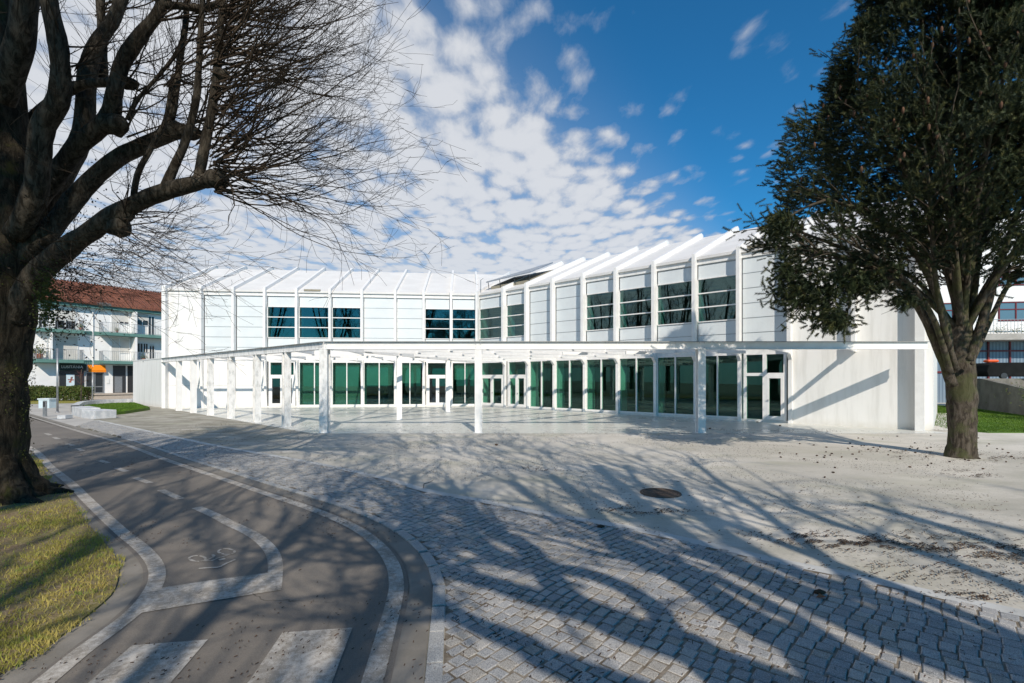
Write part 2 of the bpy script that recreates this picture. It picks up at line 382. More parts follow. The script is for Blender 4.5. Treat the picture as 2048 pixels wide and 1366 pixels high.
def ext(c, d0=0, d1=0):
    c = list(c)
    if d0: c.insert(0, c[0] + (c[0] - c[1]).normalized() * d0)
    if d1: c.append(c[-1] + (c[-1] - c[-2]).normalized() * d1)
    return c
def inside(p, poly):
    x, y = p[0], p[1]; r = False; j = len(poly) - 1
    for i in range(len(poly)):
        xi, yi = poly[i][0], poly[i][1]; xj, yj = poly[j][0], poly[j][1]
        if (yi > y) != (yj > y) and x < (xj - xi) * (y - yi) / (yj - yi) + xi: r = not r
        j = i
    return r

RLINE = ext(gcurve([(60,833),(76,838),(148,860),(240,886),(332,920),(420,950),(520,984),(620,1018),(701,1052),(753,1088),(783,1126),(793,1170),(786,1214),(773,1262),(757,1322),(745,1366)]), 14, 4)
LLINE = ext(gcurve([(-40,850),(56,894),(100,934),(140,966),(180,1006),(240,1062),(284,1098),(309,1128),(314,1158),(298,1192),(268,1226),(220,1264),(160,1308),(90,1366)]), 14, 4)
# direction far->near: right-hand offset (positive) points to -x... use sign so that + is to the right in the picture
def R_(c, d): return offset(c, -d)
# ground
mb = MB(); mb.box(-400, 400, -60, 900, -.6, -.03); struct('ground', mb, simple('distant_ground', (.25, .25, .21), (.19, .21, .14), .08, .9))
# plaza and path
mb = MB(); pz = R_(RLINE, .45)
pl = [(p.x, p.y, 0) for p in pz] + [(6, -8, 0), (45, -8, 0), (45, 62, 0), (-34, 62, 0)]
mb.add(pl, [tuple(range(len(pl)))]); struct('plaza', mb, PLAZA)
mb = MB(); strip(mb, R_(LLINE, -.42), R_(LLINE, .02), .003)
struct('path_shoulder', mb, GUTTER)
mb = MB()
Lr = resample(LLINE, .25); Rr = resample(RLINE, .25); n = 140
def even(c, n):
    L = [0]
    for a, b in zip(c, c[1:]): L.append(L[-1] + (b - a).length)
    out = []; j = 0
    for k in range(n + 1):
        s = L[-1] * k / n
        while j < len(L) - 2 and L[j+1] < s: j += 1
        out.append(c[j].lerp(c[j+1], (s - L[j]) / max(1e-6, L[j+1] - L[j])))
    return out
strip(mb, R_(LLINE[1:], -.11)[::1] if False else even(R_(LLINE, -.11), n), even(R_(RLINE, .12), n), .006)
struct('bike_path', mb, ASPH)
mb = MB(); strip(mb, R_(RLINE, .12), R_(RLINE, .335), .008); struct('cement_gutter', mb, GUTTER)
# granite edging stones
mb = MB(); kc = resample(RLINE, .42); rnd = random.Random(3)
for a, b in zip(kc, kc[1:]):
    if a.y > 16: continue
    t = (b - a).normalized(); nn = Vector((-t.y, t.x, 0)); a2 = a + t * .006; b2 = b - t * .006; h = .018 + rnd.random() * .006
    q = [a2 + nn * .34, b2 + nn * .34, b2 + nn * .455, a2 + nn * .455]; mb.prism(q, -.05, h)
struct('kerb', mb, KERB, bevel=.006)
# painted lines
LW = .072
mb = MB(); strip(mb, R_(RLINE, -LW), R_(RLINE, LW), .011); struct('edge_line', mb, PAINT)
mb = MB(); strip(mb, R_(LLINE, -LW), R_(LLINE, LW), .0112); struct('edge_line', mb, PAINT)
CL = gcurve([(394,1016),(430,1032),(460,1048),(500,1067),(527,1086),(545,1108),(551,1134),(549,1160),(547,1180)])
mb = MB(); strip(mb, R_(CL, -LW), R_(CL, LW), .0108); struct('centre_line', mb, PAINT)
mb = MB()
for a, b in [((322,981),(362,999)),((270,956),(300,967)),((234,937),(253,944)),((198,921),(216,927)),((155,898),(166,902)),((134,888),(147,892)),((108,875),(118,879)),((92,867),(101,871))]:
    A, B = G(*a), G(*b); t = (B - A).normalized(); nn = Vector((-t.y, t.x, 0)) * .06
    mb.poly([(A-nn)+Vector((0,0,.011)), (B-nn)+Vector((0,0,.011)), (B+nn)+Vector((0,0,.011)), (A+nn)+Vector((0,0,.011))])
struct('centre_dashes', mb, PAINT)
def gpoly(mb, pts, z):
    mb.poly([Vector((G(*p).x, G(*p).y, z)) for p in pts])
mb = MB(); gpoly(mb, [(322,1178),(420,1163),(556,1145),(562,1182),(420,1205),(262,1232)], .0125); struct('stop_line', mb, PAINT)
mb = MB(); gpoly(mb, [(264,1294),(416,1282),(344,1366),(262,1460),(60,1480),(180,1366)], .0125)
gpoly(mb, [(565,1268),(705,1258),(665,1366),(628,1466),(390,1480),(498,1366)], .0125); struct('crossing_bars', mb, PAINT)
# painted bicycle symbol on the path
mb = MB()
def ring(mb, c, rx, ry, w, z, ang0=0, k=28, gaps=()):
    pts = []
    for i in range(k + 1):
        a = ang0 + 2 * math.pi * i / k; pts.append((c[0] + rx * math.cos(a), c[1] + ry * math.sin(a)))
    for i in range(k):
        if i in gaps: continue
        p0, p1 = pts[i], pts[i+1]
        q = [G(*p0), G(*p1)]; cc = G(*c)
        d0 = (q[0] - cc).normalized() * w; d1 = (q[1] - cc).normalized() * w
        mb.poly([Vector((x.x, x.y, z)) for x in (q[0], q[1], q[1] - d1, q[0] - d0)])
def stroke(mb, pts, w, z):
    c = gcurve(pts, 5); strip(mb, R_(c, -w/2), R_(c, w/2), z)
ring(mb, (395,1119), 19, 6.5, .03, .0115, .25, 28, (4, 12, 20)); ring(mb, (453,1105), 19, 6.5, .03, .0115, .25, 28, (3, 9, 17, 24))
stroke(mb, [(408,1124),(420,1119),(428,1114),(424,1111)], .03, .0117); stroke(mb, [(408,1124),(424,1123),(436,1118),(456,1112)], .025, .0119)
stroke(mb, [(438,1122),(444,1120.5),(450,1119)], .05, .0121); stroke(mb, [(398,1139),(418,1137.5),(438,1136),(452,1129),(471,1121)], .03, .0123)
struct('bicycle_symbol', mb, PAINT)
# tyre scratches
# stone band between the cobbles and the smooth plaza
BANDC = gcurve([(192,841),(281,860),(420,890),(600,922),(760,956),(850,982),(960,1003),(1075,1027),(1227,1052),(1390,1086),(1500,1112),(1585,1131),(1715,1157),(1844,1186),(1955,1211),(2060,1234),(2300,1290)])
mb = MB(); strip(mb, R_(BANDC, -.07), R_(BANDC, .11), .012); struct('stone_band', mb, BAND)
bandlow = R_(BANDC, -.07)
cobpoly = [(p.x, p.y) for p in bandlow] + [(8.0, 1.6), (-1.0, 1.6)] + [(p.x, p.y) for p in reversed(R_(RLINE, .46)) if p.y < 21 and p.y > 1.6]
mb = MB(); mb.poly([(x, y, .0085) for x, y in cobpoly]); struct('cobble_bed', mb, SOIL)
# which side is the band? stones laid in wavering rows
rnd = random.Random(11); mb = MB(); th = math.radians(48); cu, su = math.cos(th), math.sin(th)
row = -24.0
minx = min(p[0] for p in cobpoly); 
while row < 30:
    h = rnd.uniform(.095, .13); s = -30 + rnd.random() * .1
    while s < 32:
        w = rnd.uniform(.09, .16)
        cx = s + w/2; cy = row + h/2
        bend = .18 * noise.noise(Vector((cx * .5, cy * .12, 0))) + .10 * noise.noise(Vector((cx * 1.7, cy * .5, 4)))
        X = cx * cu - (cy + bend) * su; Y = cx * su + (cy + bend) * cu
        if 1.7 < Y < 26 and abs(X) < 1.12 * Y + .5 and inside((X, Y), cobpoly):
            z = .015 + rnd.uniform(-.003, .004); g = .0035
            cs = []
            for (a, b) in ((-1,-1),(1,-1),(1,1),(-1,1)):
                px = cx + a * (w/2 - g + rnd.uniform(-.009, .004)); py = cy + bend + b * (h/2 - g + rnd.uniform(-.009, .004))
                cs.append((px * cu - py * su, px * su + py * cu))
            mxx = sum(c[0] for c in cs)/4; myy = sum(c[1] for c in cs)/4
            if Y < 9:
                lo = [(x, y, -.02) for x, y in cs]; mi_ = [(x, y, z - .005) for x, y in cs]
                tl = (rnd.uniform(-.025, .025), rnd.uniform(-.025, .025))
                ins = []
                for x, y in cs:
                    x2 = mxx + (x-mxx)*.88; y2 = myy + (y-myy)*.88
                    ins.append((x2, y2, z + tl[0]*(x2-mxx) + tl[1]*(y2-myy)))
                mb.add(lo + mi_ + ins, [(8,9,10,11)] + [(i,(i+1)%4,4+(i+1)%4,4+i) for i in range(4)] + [(4+i,4+(i+1)%4,8+(i+1)%4,8+i) for i in range(4)], rnd.choice((0,0,1,1,2,3)))
            else:
                mb.add([(x, y, -.02) for x, y in cs] + [(x, y, z) for x, y in cs], [(4,5,6,7)] + [(i,(i+1)%4,4+(i+1)%4,4+i) for i in range(4)], rnd.choice((0,0,1,1,2,3)))
        s += w
    row += h
struct('cobble_paving', mb, COB)

# polished slab under the canopy
def xy(v, z=0): return (v.x, v.y, z)
C_ = Vector((-2.40, 34.9, 0)); L_ = Vector((-23.54, 32.8, 0)); E_ = Vector((15.85, 18.57, 0)); P0 = Vector((-6.93, 17.9, 0)); E2 = Vector((15.35, 17.9, 0))
mb = MB(); mb.poly([xy(P0 + Vector((-.3, -.35, 0)), .004), xy(E_ + Vector((.2, -1.0, 0)), .004), xy(E_ + Vector((.1, .1, 0)), .004), xy(C_, .004), xy(L_, .004)])
struct('entrance_slab', mb, POLISH)

# ------------------------------------------------------------------ the white building
uL = (C_ - L_).normalized(); nL = Vector((uL.y, -uL.x, 0))           # outward, to the camera
uR = (E_ - C_).normalized(); nR = Vector((uR.y, -uR.x, 0))
LL = (C_ - L_).length; LR = (E_ - C_).length
def frL(s, d, z): return L_ + uL * s + nL * d + Vector((0, 0, z))
def frR(s, d, z): return C_ + uR * s + nR * d + Vector((0, 0, z))
def s_at(O, u, n, px, d):
    O2 = O + n * d; k = (px - 1024) / F; return (k * O2.y - O2.x) / (u.x - k * u.y)
FD = .38
finL = [s_at(L_, uL, nL, p, FD) for p in (334,400,465,528,592,659,723,790,847,902,958)]
finL[0] = .12; finL[-1] = LL
finR = [0.0] + [s_at(C_, uR, nR, p, FD) for p in (1004,1050,1102,1163,1229,1305,1386,1475,1577,1706)] + [LR]
EAVE = 8.1; RIDGE = 10.9; WD = 6.4
bld = thing('modern_building', 'long white two winged building with green glass and slender vertical fins beyond the plaza', 'building')
# solid walls, interior
wall = MB()
for fr, fins, solid, doors in ((frL, finL, (0, 1, 2), None), (frR, finR, (9, 10), None)):
    for i in range(len(fins) - 1):
        a, b = fins[i], fins[i+1]
        if fr is frL and i == 0: wall.box(a, b, -.3, 0, 0, 7.72, 0, fr)
        elif fr is frR and i in solid: wall.box(a, b, -.3, 0, 0, 7.72, 0, fr)
        else:
            wall.box(a, b, -.3, 0, 3.18, 3.5, 0, fr)
            if i in solid: wall.box(a, b, -.3, .002, 0, 3.18, 0, fr)
            else: wall.box(a, b, -.3, .01, 0, .10, 0, fr)
        wall.box(a, b, -.3, .02, 7.72, 8.02, 0, fr)
wall.build('wall', WHITE, bld)
# end and back walls (set back behind the frontage)
bw = MB()
Lb = L_ - nL * 2 * WD; Eb = E_ - nR * 2 * WD
def isect(p, u, q, v):
    d = u.x * v.y - u.y * v.x; w = q - p; t = (w.x * v.y - w.y * v.x) / d; return p + u * t
Rr_ = isect(L_ - nL * WD, uL, E_ - nR * WD, uR); Cb = isect(Lb, uL, Eb, uR)
def wallseg(mb, a, b, z0, z1, t):
    d = (b - a).normalized(); n = Vector((d.y, -d.x, 0)) * t; mb.prism([a, b, b + n, a + n], z0, z1)
wallseg(bw, L_ + nL * -.3, Lb, 0, 8.05, -.25); wallseg(bw, E_ + nR * -.3, Eb, 0, 8.05, .25); wallseg(bw, Lb, Cb, 0, 8.05, .25); wallseg(bw, Cb, Eb, 0, 8.05, .25)
for a, b, r in ((L_, Lb, L_ - nL * WD), (E_, Eb, E_ - nR * WD)):
    bw.add([a + Vector((0,0,8.05)), b + Vector((0,0,8.05)), r + Vector((0,0,RIDGE - .08))], [(0,1,2)])
bw.build('end_wall', WHITE, bld)
# roof : front and back slopes with thickness
rf = MB()
def slab(mb, pts, t=.14):
    n = len(pts); lo = [Vector(p) - Vector((0,0,t)) for p in pts]
    mb.add([Vector(p) for p in pts] + lo, [tuple(range(n)), tuple(range(n, 2*n))[::-1]] + [(i, n+i, n+(i+1)%n, (i+1)%n) for i in range(n)])
up = lambda v, z: Vector((v.x, v.y, z))
nv = (nL + nR).normalized() / math.cos((math.acos(max(-1, min(1, nL.dot(nR))))) / 2)
Le, Ce, Ee = L_ + nL * .12, C_ + nv * .12, E_ + nR * .12
Lr_, Er_ = L_ - nL * WD, E_ - nR * WD
slab(rf, [up(Le, EAVE), up(Ce, EAVE), up(Rr_, RIDGE), up(Lr_, RIDGE)]); slab(rf, [up(Ce, EAVE), up(Ee, EAVE), up(Er_, RIDGE), up(Rr_, RIDGE)])
slab(rf, [up(Lr_, RIDGE), up(Rr_, RIDGE), up(Cb, EAVE), up(Lb, EAVE)]); slab(rf, [up(Rr_, RIDGE), up(Er_, RIDGE), up(Eb, EAVE), up(Cb, EAVE)])
roof = rf.build('roof', ROOFW, bld)
# fins: one continuous member up the facade and over the roof
def fin(O, u, n, s, w, k, mode='taper'):
    mbb = MB(); hw = w / 2
    fr = lambda a, d, z: O + u * (s + a) + n * d + Vector((0, 0, z))
    foot = {'taper': [(.0, 0), (.05, 0), (FD, 3.02)], 'full': [(.0, 0), (FD, 0)], 'short': [(.0, 3.1), (FD, 3.1)], 'slim': [(.0, 0), (.13, 0), (.13, 2.85), (FD, 3.08)]}[mode]
    prof = foot + [(FD, EAVE + .12), (-WD, RIDGE + .29), (-WD - .25, RIDGE + .2), (-WD - .25, RIDGE + .02), (.0, EAVE - .30)]
    m_ = len(prof); A = [fr(-hw, d, z) for d, z in prof]; B = [fr(hw, d, z) for d, z in prof]
    mbb.add(A + B, [tuple(range(m_)), tuple(range(m_, 2*m_))[::-1]] + [(i, m_+i, m_+(i+1)%m_, (i+1)%m_) for i in range(m_)])
    return mbb.build('fin', WSTEEL, bld)
for i, s in enumerate(finL[:-1]): fin(L_, uL, nL, s, .24 if i == 0 else .16, i, 'full' if i == 0 else 'taper')
for i, s in enumerate(finR[1:]): fin(C_, uR, nR, s - (.14 if i == 10 else 0), .28 if i == 10 else .15, i, 'full' if i == 10 else ('short' if i == 9 else 'slim'))
# corner fins meeting in the re-entrant corner, with the valley rib
mbb = MB(); fc = C_ + nv * FD
mbb.prism([C_ + uL * -.10, C_ + uR * .10, fc + uR * .09, fc + uL * -.09], 0, EAVE + .08); 
mbb.beam(up(fc, EAVE + .1), up(Rr_, RIDGE + .25), .16, .3)
mbb.build('corner_fin', WSTEEL, bld)
mbb = MB(); mbb.beam(up(C_ + uL * -.12, EAVE + .05), up(C_ - nL * WD + uL * -.05, RIDGE + .24), .12, .25); mbb.build('roof_rib', WSTEEL, bld)

# bays
rnd = random.Random(5)
def frosted_bay(fr, a, b, rows, nm='frosted_panel'):
    m = MB(); j = MB()
    for z0, z1 in rows:
        m.box(a + .03, b - .03, -.12, -.03, z0 + .02, z1 - .02, 0, fr)
        j.box(a, b, -.14, -.045, z0 - .018, z0 + .018, 0, fr)
    j.box(a, b, -.14, -.06, rows[-1][1] - .02, rows[-1][1] + .06, 0, fr)
    o = m.build(nm, FROST, bld); q = j.build('joint_profile', JOINT, o)
FR = [3.5, 4.15, 4.85, 5.55, 6.26, 6.97, 7.66]
ROWS = list(zip(FR, FR[1:]))
def window_bay(fr, a, b, blind=False):
    f = MB(); g = MB(); z0, z1 = 4.86, 6.96
    f.box(a + .03, b - .03, -.16, .015, z0 - .05, z0, 0, fr); f.box(a + .03, b - .03, -.16, .012, z1, z1 + .05, 0, fr)
    for k in (1, 2):
        zz = z0 + (z1 - z0) * k / 3; f.box(a + .03, b - .03, -.14, .012, zz - .028, zz + .028, 0, fr)
    f.box(a + .0, a + .03, -.15, .010, z0, z1, 0, fr); f.box(b - .03, b, -.15, .010, z0, z1, 0, fr)
    g.box(a + .02, b - .02, -.07, -.06, z0, z1, 0, fr)
    w = f.build('window', WSTEEL, bld); g.build('pane', GLASSU, w)
    frosted_bay(fr, a, b, [(6.97, 7.66)], 'frosted_panel'); frosted_bay(fr, a, b, [(3.5, 4.15), (4.15, 4.80)], 'frosted_panel')
def glazed_bay(fr, a, b, blind=0):
    f = MB(); g = MB(); z0, z1 = .12, 3.16
    f.box(a, b, -.14, .004, z0 - .02, z0 + .05, 0, fr); f.box(a, b, -.14, .004, z1 - .05, z1 + .02, 0, fr)
    m = (a + b) / 2
    for c, w in ((a + .02, .03), (b - .02, .03), (m, .05)): f.box(c - w/2 - .005, c + w/2 + .005, -.14, .02, z0 + .05, z1 - .05, 0, fr)
    g.box(a + .02, b - .02, -.07, -.06, z0, z1, 0, fr)
    w = f.build('window', WSTEEL, bld); g.build('pane', GLASS, w)
    if blind:
        q = MB(); q.box(a + .16, b - .16, -.24, -.22, z1 - blind, z1 - .04, 0, fr); q.build('blind', BLIND, w)
def door_leaf(f, g, fr, a, b, z0, z1):
    w = .11
    f.box(a, a + w, -.1, .03, z0, z1, 0, fr); f.box(b - w, b, -.1, .03, z0, z1, 0, fr)
    f.box(a + w, b - w, -.1, .028, z0, z0 + .17, 0, fr); f.box(a + w, b - w, -.1, .028, z1 - w, z1, 0, fr)
    g.box(a + w, b - w, -.05, -.04, z0 + .17, z1 - w, 0, fr)
def door_bay(fr, a, b, single=False):
    z0, zd, z1 = .06, 2.12, 3.16
    f = MB(); g = MB()
    f.box(a + .08, b - .08, -.14, .02, zd, zd + .14, 0, fr); f.box(a + .08, b - .08, -.14, .01, z1 - .05, z1 + .02, 0, fr)
    f.box(a + .08, a + .2, -.14, .012, .1, z1, 0, fr); f.box(b - .2, b - .08, -.14, .012, .1, z1, 0, fr)
    g.box(a + .2, b - .2, -.07, -.06, zd + .14, z1 - .05, 0, fr)
    m = (a + b) / 2
    d = MB(); dg = MB()
    if single:
        f.box(m - .08, m + .08, -.14, .02, .1, zd, 0, fr); f.box(m - .08, m + .08, -.14, .02, zd + .14, z1 - .05, 0, fr); g.box(a + .2, m - .08, -.07, -.06, .12, zd, 0, fr)
        door_leaf(d, dg, fr, m + .08, b - .2, .11, zd)
    else:
        door_leaf(d, dg, fr, a + .2, m - .004, .11, zd); door_leaf(d, dg, fr, m + .004, b - .2, .11, zd)
    w = f.build('door_surround', WSTEEL, bld); g.build('pane', GLASS, w)
    dd = d.build('door', WSTEEL, bld); dg.build('door_glass', DGLASS if fr is frL else GLASS, dd)
    h = MB(); hs = m + (.14 if single else .06)
    h.box(hs - .012, hs + .012, .03, .07, 1.0, 1.03, 0, fr); h.box(hs - .012, hs + .10, .07, .085, 1.0, 1.03, 0, fr); h.build('handle', METAL, dd)
bl = {4: 0, 5: 0, 6: 1.6, 7: 1.5, 9: 1.3}
for i in range(10):
    a, b = finL[i] + .08, finL[i+1] - .08
    if i in (1, 2, 6, 7): frosted_bay(frL, a, b, ROWS)
    if i in (3, 4, 5, 8, 9): window_bay(frL, a, b)
    if i in (4, 5, 6, 7, 9): glazed_bay(frL, a, b, {4: 3.0, 5: 3.0, 6: 1.65, 7: 1.5, 9: 1.25}[i])
    if i in (3, 8): door_bay(frL, a, b)
for i in range(11):
    a, b = finR[i] + .08, finR[i+1] - .08
    if i in (2, 3, 8): frosted_bay(frR, a, b, ROWS)
    if i in (0, 1, 4, 5, 6, 7): window_bay(frR, a, b)
    if i in (2, 3, 4, 5, 6, 7): glazed_bay(frR, a, b, {4: 0, 5: 0}.get(i, 0))
    if i in (0, 1): door_bay(frR, a, b)
    if i == 8: door_bay(frR, a, b, True)
# thin movement joint in the render on the piers and solid bays
m = MB()
for a, b in ((finL[0], finL[1]), (finL[1], finL[2]), (finL[2], finL[3])): m.box(a + .1, b - .1, -.01, .006, 1.52, 1.535, 0, frL)
m.build('render_joint', JOINT, bld)
# interior
m = MB()
i0, i1 = finL[3], LL
inner = lambda fr, s, d: fr(s, d, 0)
poly_in = [frL(i0 - .2, -.3, 0), frL(LL, -.3, 0), frR(.0, -.3, 0), frR(finR[9], -.3, 0), frR(finR[9], -7, 0), isect(frL(0, -7, 0), uL, frR(0, -7, 0), uR), frL(i0 - .2, -7, 0)]
polyx = [p for p in poly_in]
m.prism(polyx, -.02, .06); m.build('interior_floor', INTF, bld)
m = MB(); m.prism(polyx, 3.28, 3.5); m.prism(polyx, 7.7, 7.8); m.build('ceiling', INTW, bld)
m = MB(); bc = isect(frL(0, -7, 0), uL, frR(0, -7, 0), uR)
wallseg(m, frL(i0, -7, 0), bc, .06, 7.7, .1); wallseg(m, bc, frR(finR[9], -7, 0), .06, 7.7, .1)
wallseg(m, frL(i0 - .15, -.3, 0), frL(i0 - .15, -7, 0), .06, 7.7, .1); wallseg(m, frR(finR[9], -.3, 0), frR(finR[9], -7, 0), .06, 7.7, .1)
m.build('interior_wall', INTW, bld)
for fr, fins in ((frL, finL[3:]), (frR, finR[:10])):
    m = MB()
    for s in fins:
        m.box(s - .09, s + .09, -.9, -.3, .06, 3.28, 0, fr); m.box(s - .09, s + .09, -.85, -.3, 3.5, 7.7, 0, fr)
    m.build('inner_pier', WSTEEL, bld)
m = MB()
for fr, ss in ((frL, (9.5, 14.0, 18.5)), (frR, (3.5, 8.0, 12.5, 17.0))):
    for s in ss: m.tube([fr(s, -3.2, .06), fr(s + .2, -3.2, 3.28)], [.16, .16], 12); m.tube([fr(s, -2.2, 3.5), fr(s + .9, -2.2, 7.7)], [.12, .12], 10)
m.build('inner_column', INTW, bld, smooth=True)
# eave louvres
for fr, a, b in ((frL, finL[4] + .45, finL[4] + 1.55), (frR, finR[8] + .35, finR[8] + 1.4)):
    m = MB(); m.box(a, b, .02, .16, EAVE - .02, EAVE + .10, 0, fr); m.build('eave_vent', BRONZE, bld)
# open roof hatch near the corner of the right wing
def rp(s, w, h): 
    q = C_ + uR * s - nR * w; return Vector((q.x, q.y, EAVE + (RIDGE - EAVE) * w / WD + h))
m = MB(); pts = [rp(.55, .7, .02), rp(4.3, .7, .02), rp(4.3, 3.2, .02), rp(.55, 3.2, .02)]
hi = [rp(.55, .7, .25), rp(4.3, .7, .25), rp(4.3, 3.2, .25), rp(.55, 3.2, .25)]
m.add(pts + hi, [(4,5,6,7),(0,1,5,4),(1,2,6,5),(2,3,7,6),(3,0,4,7)]); kb = m.build('skylight_kerb', BRONZE, bld)
m = MB(); A = [rp(.25, .5, .62), rp(4.4, .5, .75), rp(4.5, 2.9, .75), rp(.35, 2.9, .45)]; Bq = [p + Vector((0,0,.09)) for p in A]
m.add(A + Bq, [(3,2,1,0),(4,5,6,7),(0,1,5,4),(1,2,6,5),(2,3,7,6),(3,0,4,7)]); m.build('skylight_cover', HATCH, kb)
m = MB()
for s in (.35, 1.5, 2.9, 4.2): m.tube([rp(s, .7, .1), rp(s, .6, .66)], [.025, .025], 6)
m.build('hatch_strut', DMETAL, kb)
m = MB(); m.tube([rp(.10, .1, .0), rp(.10, .1, .95), rp(.2, .25, 1.05)], [.03]*3, 6); m.build('vent_pipe', METAL, bld)

# low white yard wall that carries the canopy line on to the left
m = MB(); W2 = Vector((-29.7, 37.9, 0)); d = (W2 - L_).normalized(); nn = Vector((d.y, -d.x, 0))
m.prism([L_ + nn*0, W2, W2 + nn*.25, L_ + nn*.25], 0, 3.36); m.prism([L_ - nn*.03, W2 - nn*.03 + d*.05, W2 + nn*.28 + d*.05, L_ + nn*.28], 3.36, 3.42)
o = m.build('garden_wall', WHITE); tag(o, 'low white rendered wall with rain streaks running off the left end of the building', 'wall')

# ------------------------------------------------------------------ canopy
can = thing('canopy', 'open white steel canopy frame on square posts over the entrance slab', 'canopy')
CT = 3.37
def cbeam(name, a, b, w, h, mt, z=CT):
    m = MB(); m.beam(up(a, z), up(b, z), w, h); return m.build(name, mt, can)
LE = L_ + nL * .25
d = (LE - P0).normalized()
def ibeam(a, b, h, mt):   # web with slim top and bottom flanges
    m = MB();  m.beam(up(a, CT - .024), up(b, CT - .024), .10, h - .046); m.beam(up(a, CT - h + .022), up(b, CT - h + .022), .22, .022)
    o = m.build('edge_beam', mt, can); q = MB(); q.beam(up(a, CT), up(b, CT), .26, .024); q.build('top_flange', simple('grey_flange', (.30,.30,.29), None, 4, .5), o); return o
ibeam(P0, E2, .29, WSTEEL)
ibeam(P0, LE, .29, WDAPPLE)
# cover plate at the corner and where posts meet the front beam, with bolts
def post(p, w, mt, yaw):
    m = MB(); c, s = math.cos(yaw), math.sin(yaw)
    def fr(x, y, z): return Vector((p.x + x*c - y*s, p.y + x*s + y*c, z))
    m.box(-w/2, w/2, -w/2, -w/2 + .03, .0, CT - .292, 0, fr); m.box(-w/2, w/2, w/2 - .03, w/2, 0, CT - .292, 0, fr); m.box(-.03, .03, -w/2 + .03, w/2 - .03, 0, CT - .292, 0, fr)
    m.box(-w/2 - .01, w/2 + .01, -w/2 - .01, w/2 + .01, CT - .292, CT - .27, 0, fr)
    m.box(-w/2 - .03, w/2 + .03, -w/2 - .03, w/2 + .03, .0, .012, 0, fr)
    o = m.build('post', mt, can)
    b = MB()
    for bx in (-.09, .09):
        for bz in (.06, .22): q = fr(bx, -w/2 + .02, CT - bz); b.box(bx - .012, bx + .012, -.135, -.115, CT - bz - .012, CT - bz + .012, 0, fr)
    if yaw == 0: b.build('bolt', METAL, o)
    return o
post(P0, .30, WDAPPLE, 0); post(Vector((-1.24, 17.9, 0)), .26, WSTEEL, 0); post(Vector((6.98, 17.9, 0)), .28, WSTEEL, 0)
yl = math.atan2(d.y, d.x)
for px in (573, 514, 462, 421, 387, 358):
    k = (px - 1024) / F; t = (k * P0.y - P0.x) / (d.x - k * d.y); post(P0 + d * t, .27, WDAPPLE if px > 420 else WSTEEL, yl + math.pi/2)
# diagonal main beam from the corner to the canopy corner with two inner posts
dd = (P0 - C_); cbeam('main_beam', C_ + nv * .3, P0, .10, .26, WSTEEL, CT - .03)
for t in (.33, .675): post(C_ + dd * t, .24, WSTEEL, .3)
def seg(p, u, q, v):
    dt = u.x * v.y - u.y * v.x
    if abs(dt) < 1e-9: return None
    w = q - p; return (w.x * v.y - w.y * v.x) / dt, (w.x * u.y - w.y * u.x) / dt
for i, s in enumerate(finR[1:11]):
    p = C_ + uR * s + nR * .3; best = None
    for q, v in ((P0, E2 - P0), (C_, P0 - C_)):
        r = seg(p, nR, q, v)
        if r and r[0] > .1 and -.001 <= r[1] <= 1.001: best = min(best, r[0]) if best else r[0]
    if best: cbeam('rib', p, p + nR * (best - .06), .07, .20, WSTEEL, CT - .035)
for i, s in enumerate(finL[1:10]):
    p = L_ + uL * s + nL * .3; best = None
    for q, v in ((P0, LE - P0), (C_, P0 - C_)):
        r = seg(p, nL, q, v)
        if r and r[0] > .1 and -.001 <= r[1] <= 1.001: best = min(best, r[0]) if best else r[0]
    if best: cbeam('rib', p, p + nL * (best - .06), .07, .20, WSTEEL, CT - .035)
for t in (.33, .675):
    p = C_ + dd * t
    r = seg(p, uR, P0, E2 - P0)
    if r and r[0] > 0: cbeam('purlin', p + uR * .06, p + uR * (r[0] - .07), .06, .14, WSTEEL, CT - .036)
    r = seg(p, -uL, P0, LE - P0)
    if r and r[0] > 0: cbeam('purlin', p - uL * .06, p - uL * (r[0] - .07), .06, .24, WSTEEL, CT - .036)
for sh in (.16, .5):
    p = C_ + dd * sh; r = seg(p, -uL, P0, LE - P0)
    if r and r[0] > 0: cbeam('purlin', p - uL * .06, p - uL * (r[0] - .07), .05, .16, WSTEEL, CT - .037)
    r = seg(p, uR, P0, E2 - P0)
    if r and r[0] > 0: cbeam('purlin', p + uR * .06, p + uR * (min(r[0], 17) - .07), .05, .12, WSTEEL, CT - .037)
# short white boxes added as the sunlit faces of cross beams
for q, v, L in ((Vector((-8.6, 24.3, 0)), uL, 1.5), (Vector((-10.2, 26.8, 0)), uL, 1.6), (Vector((-6.4, 27.6, 0)), uL, 1.4), (Vector((2.2, 21.0, 0)), uL, 1.1), (Vector((4.8, 20.4, 0)), uL, 1.1), (Vector((8.4, 19.8, 0)), uL, 1.2)):
    m = MB(); m.beam(up(q, 3.16), up(q + v * L, 3.16), .12, .13); m.build('beam_face', WSTEEL, can)

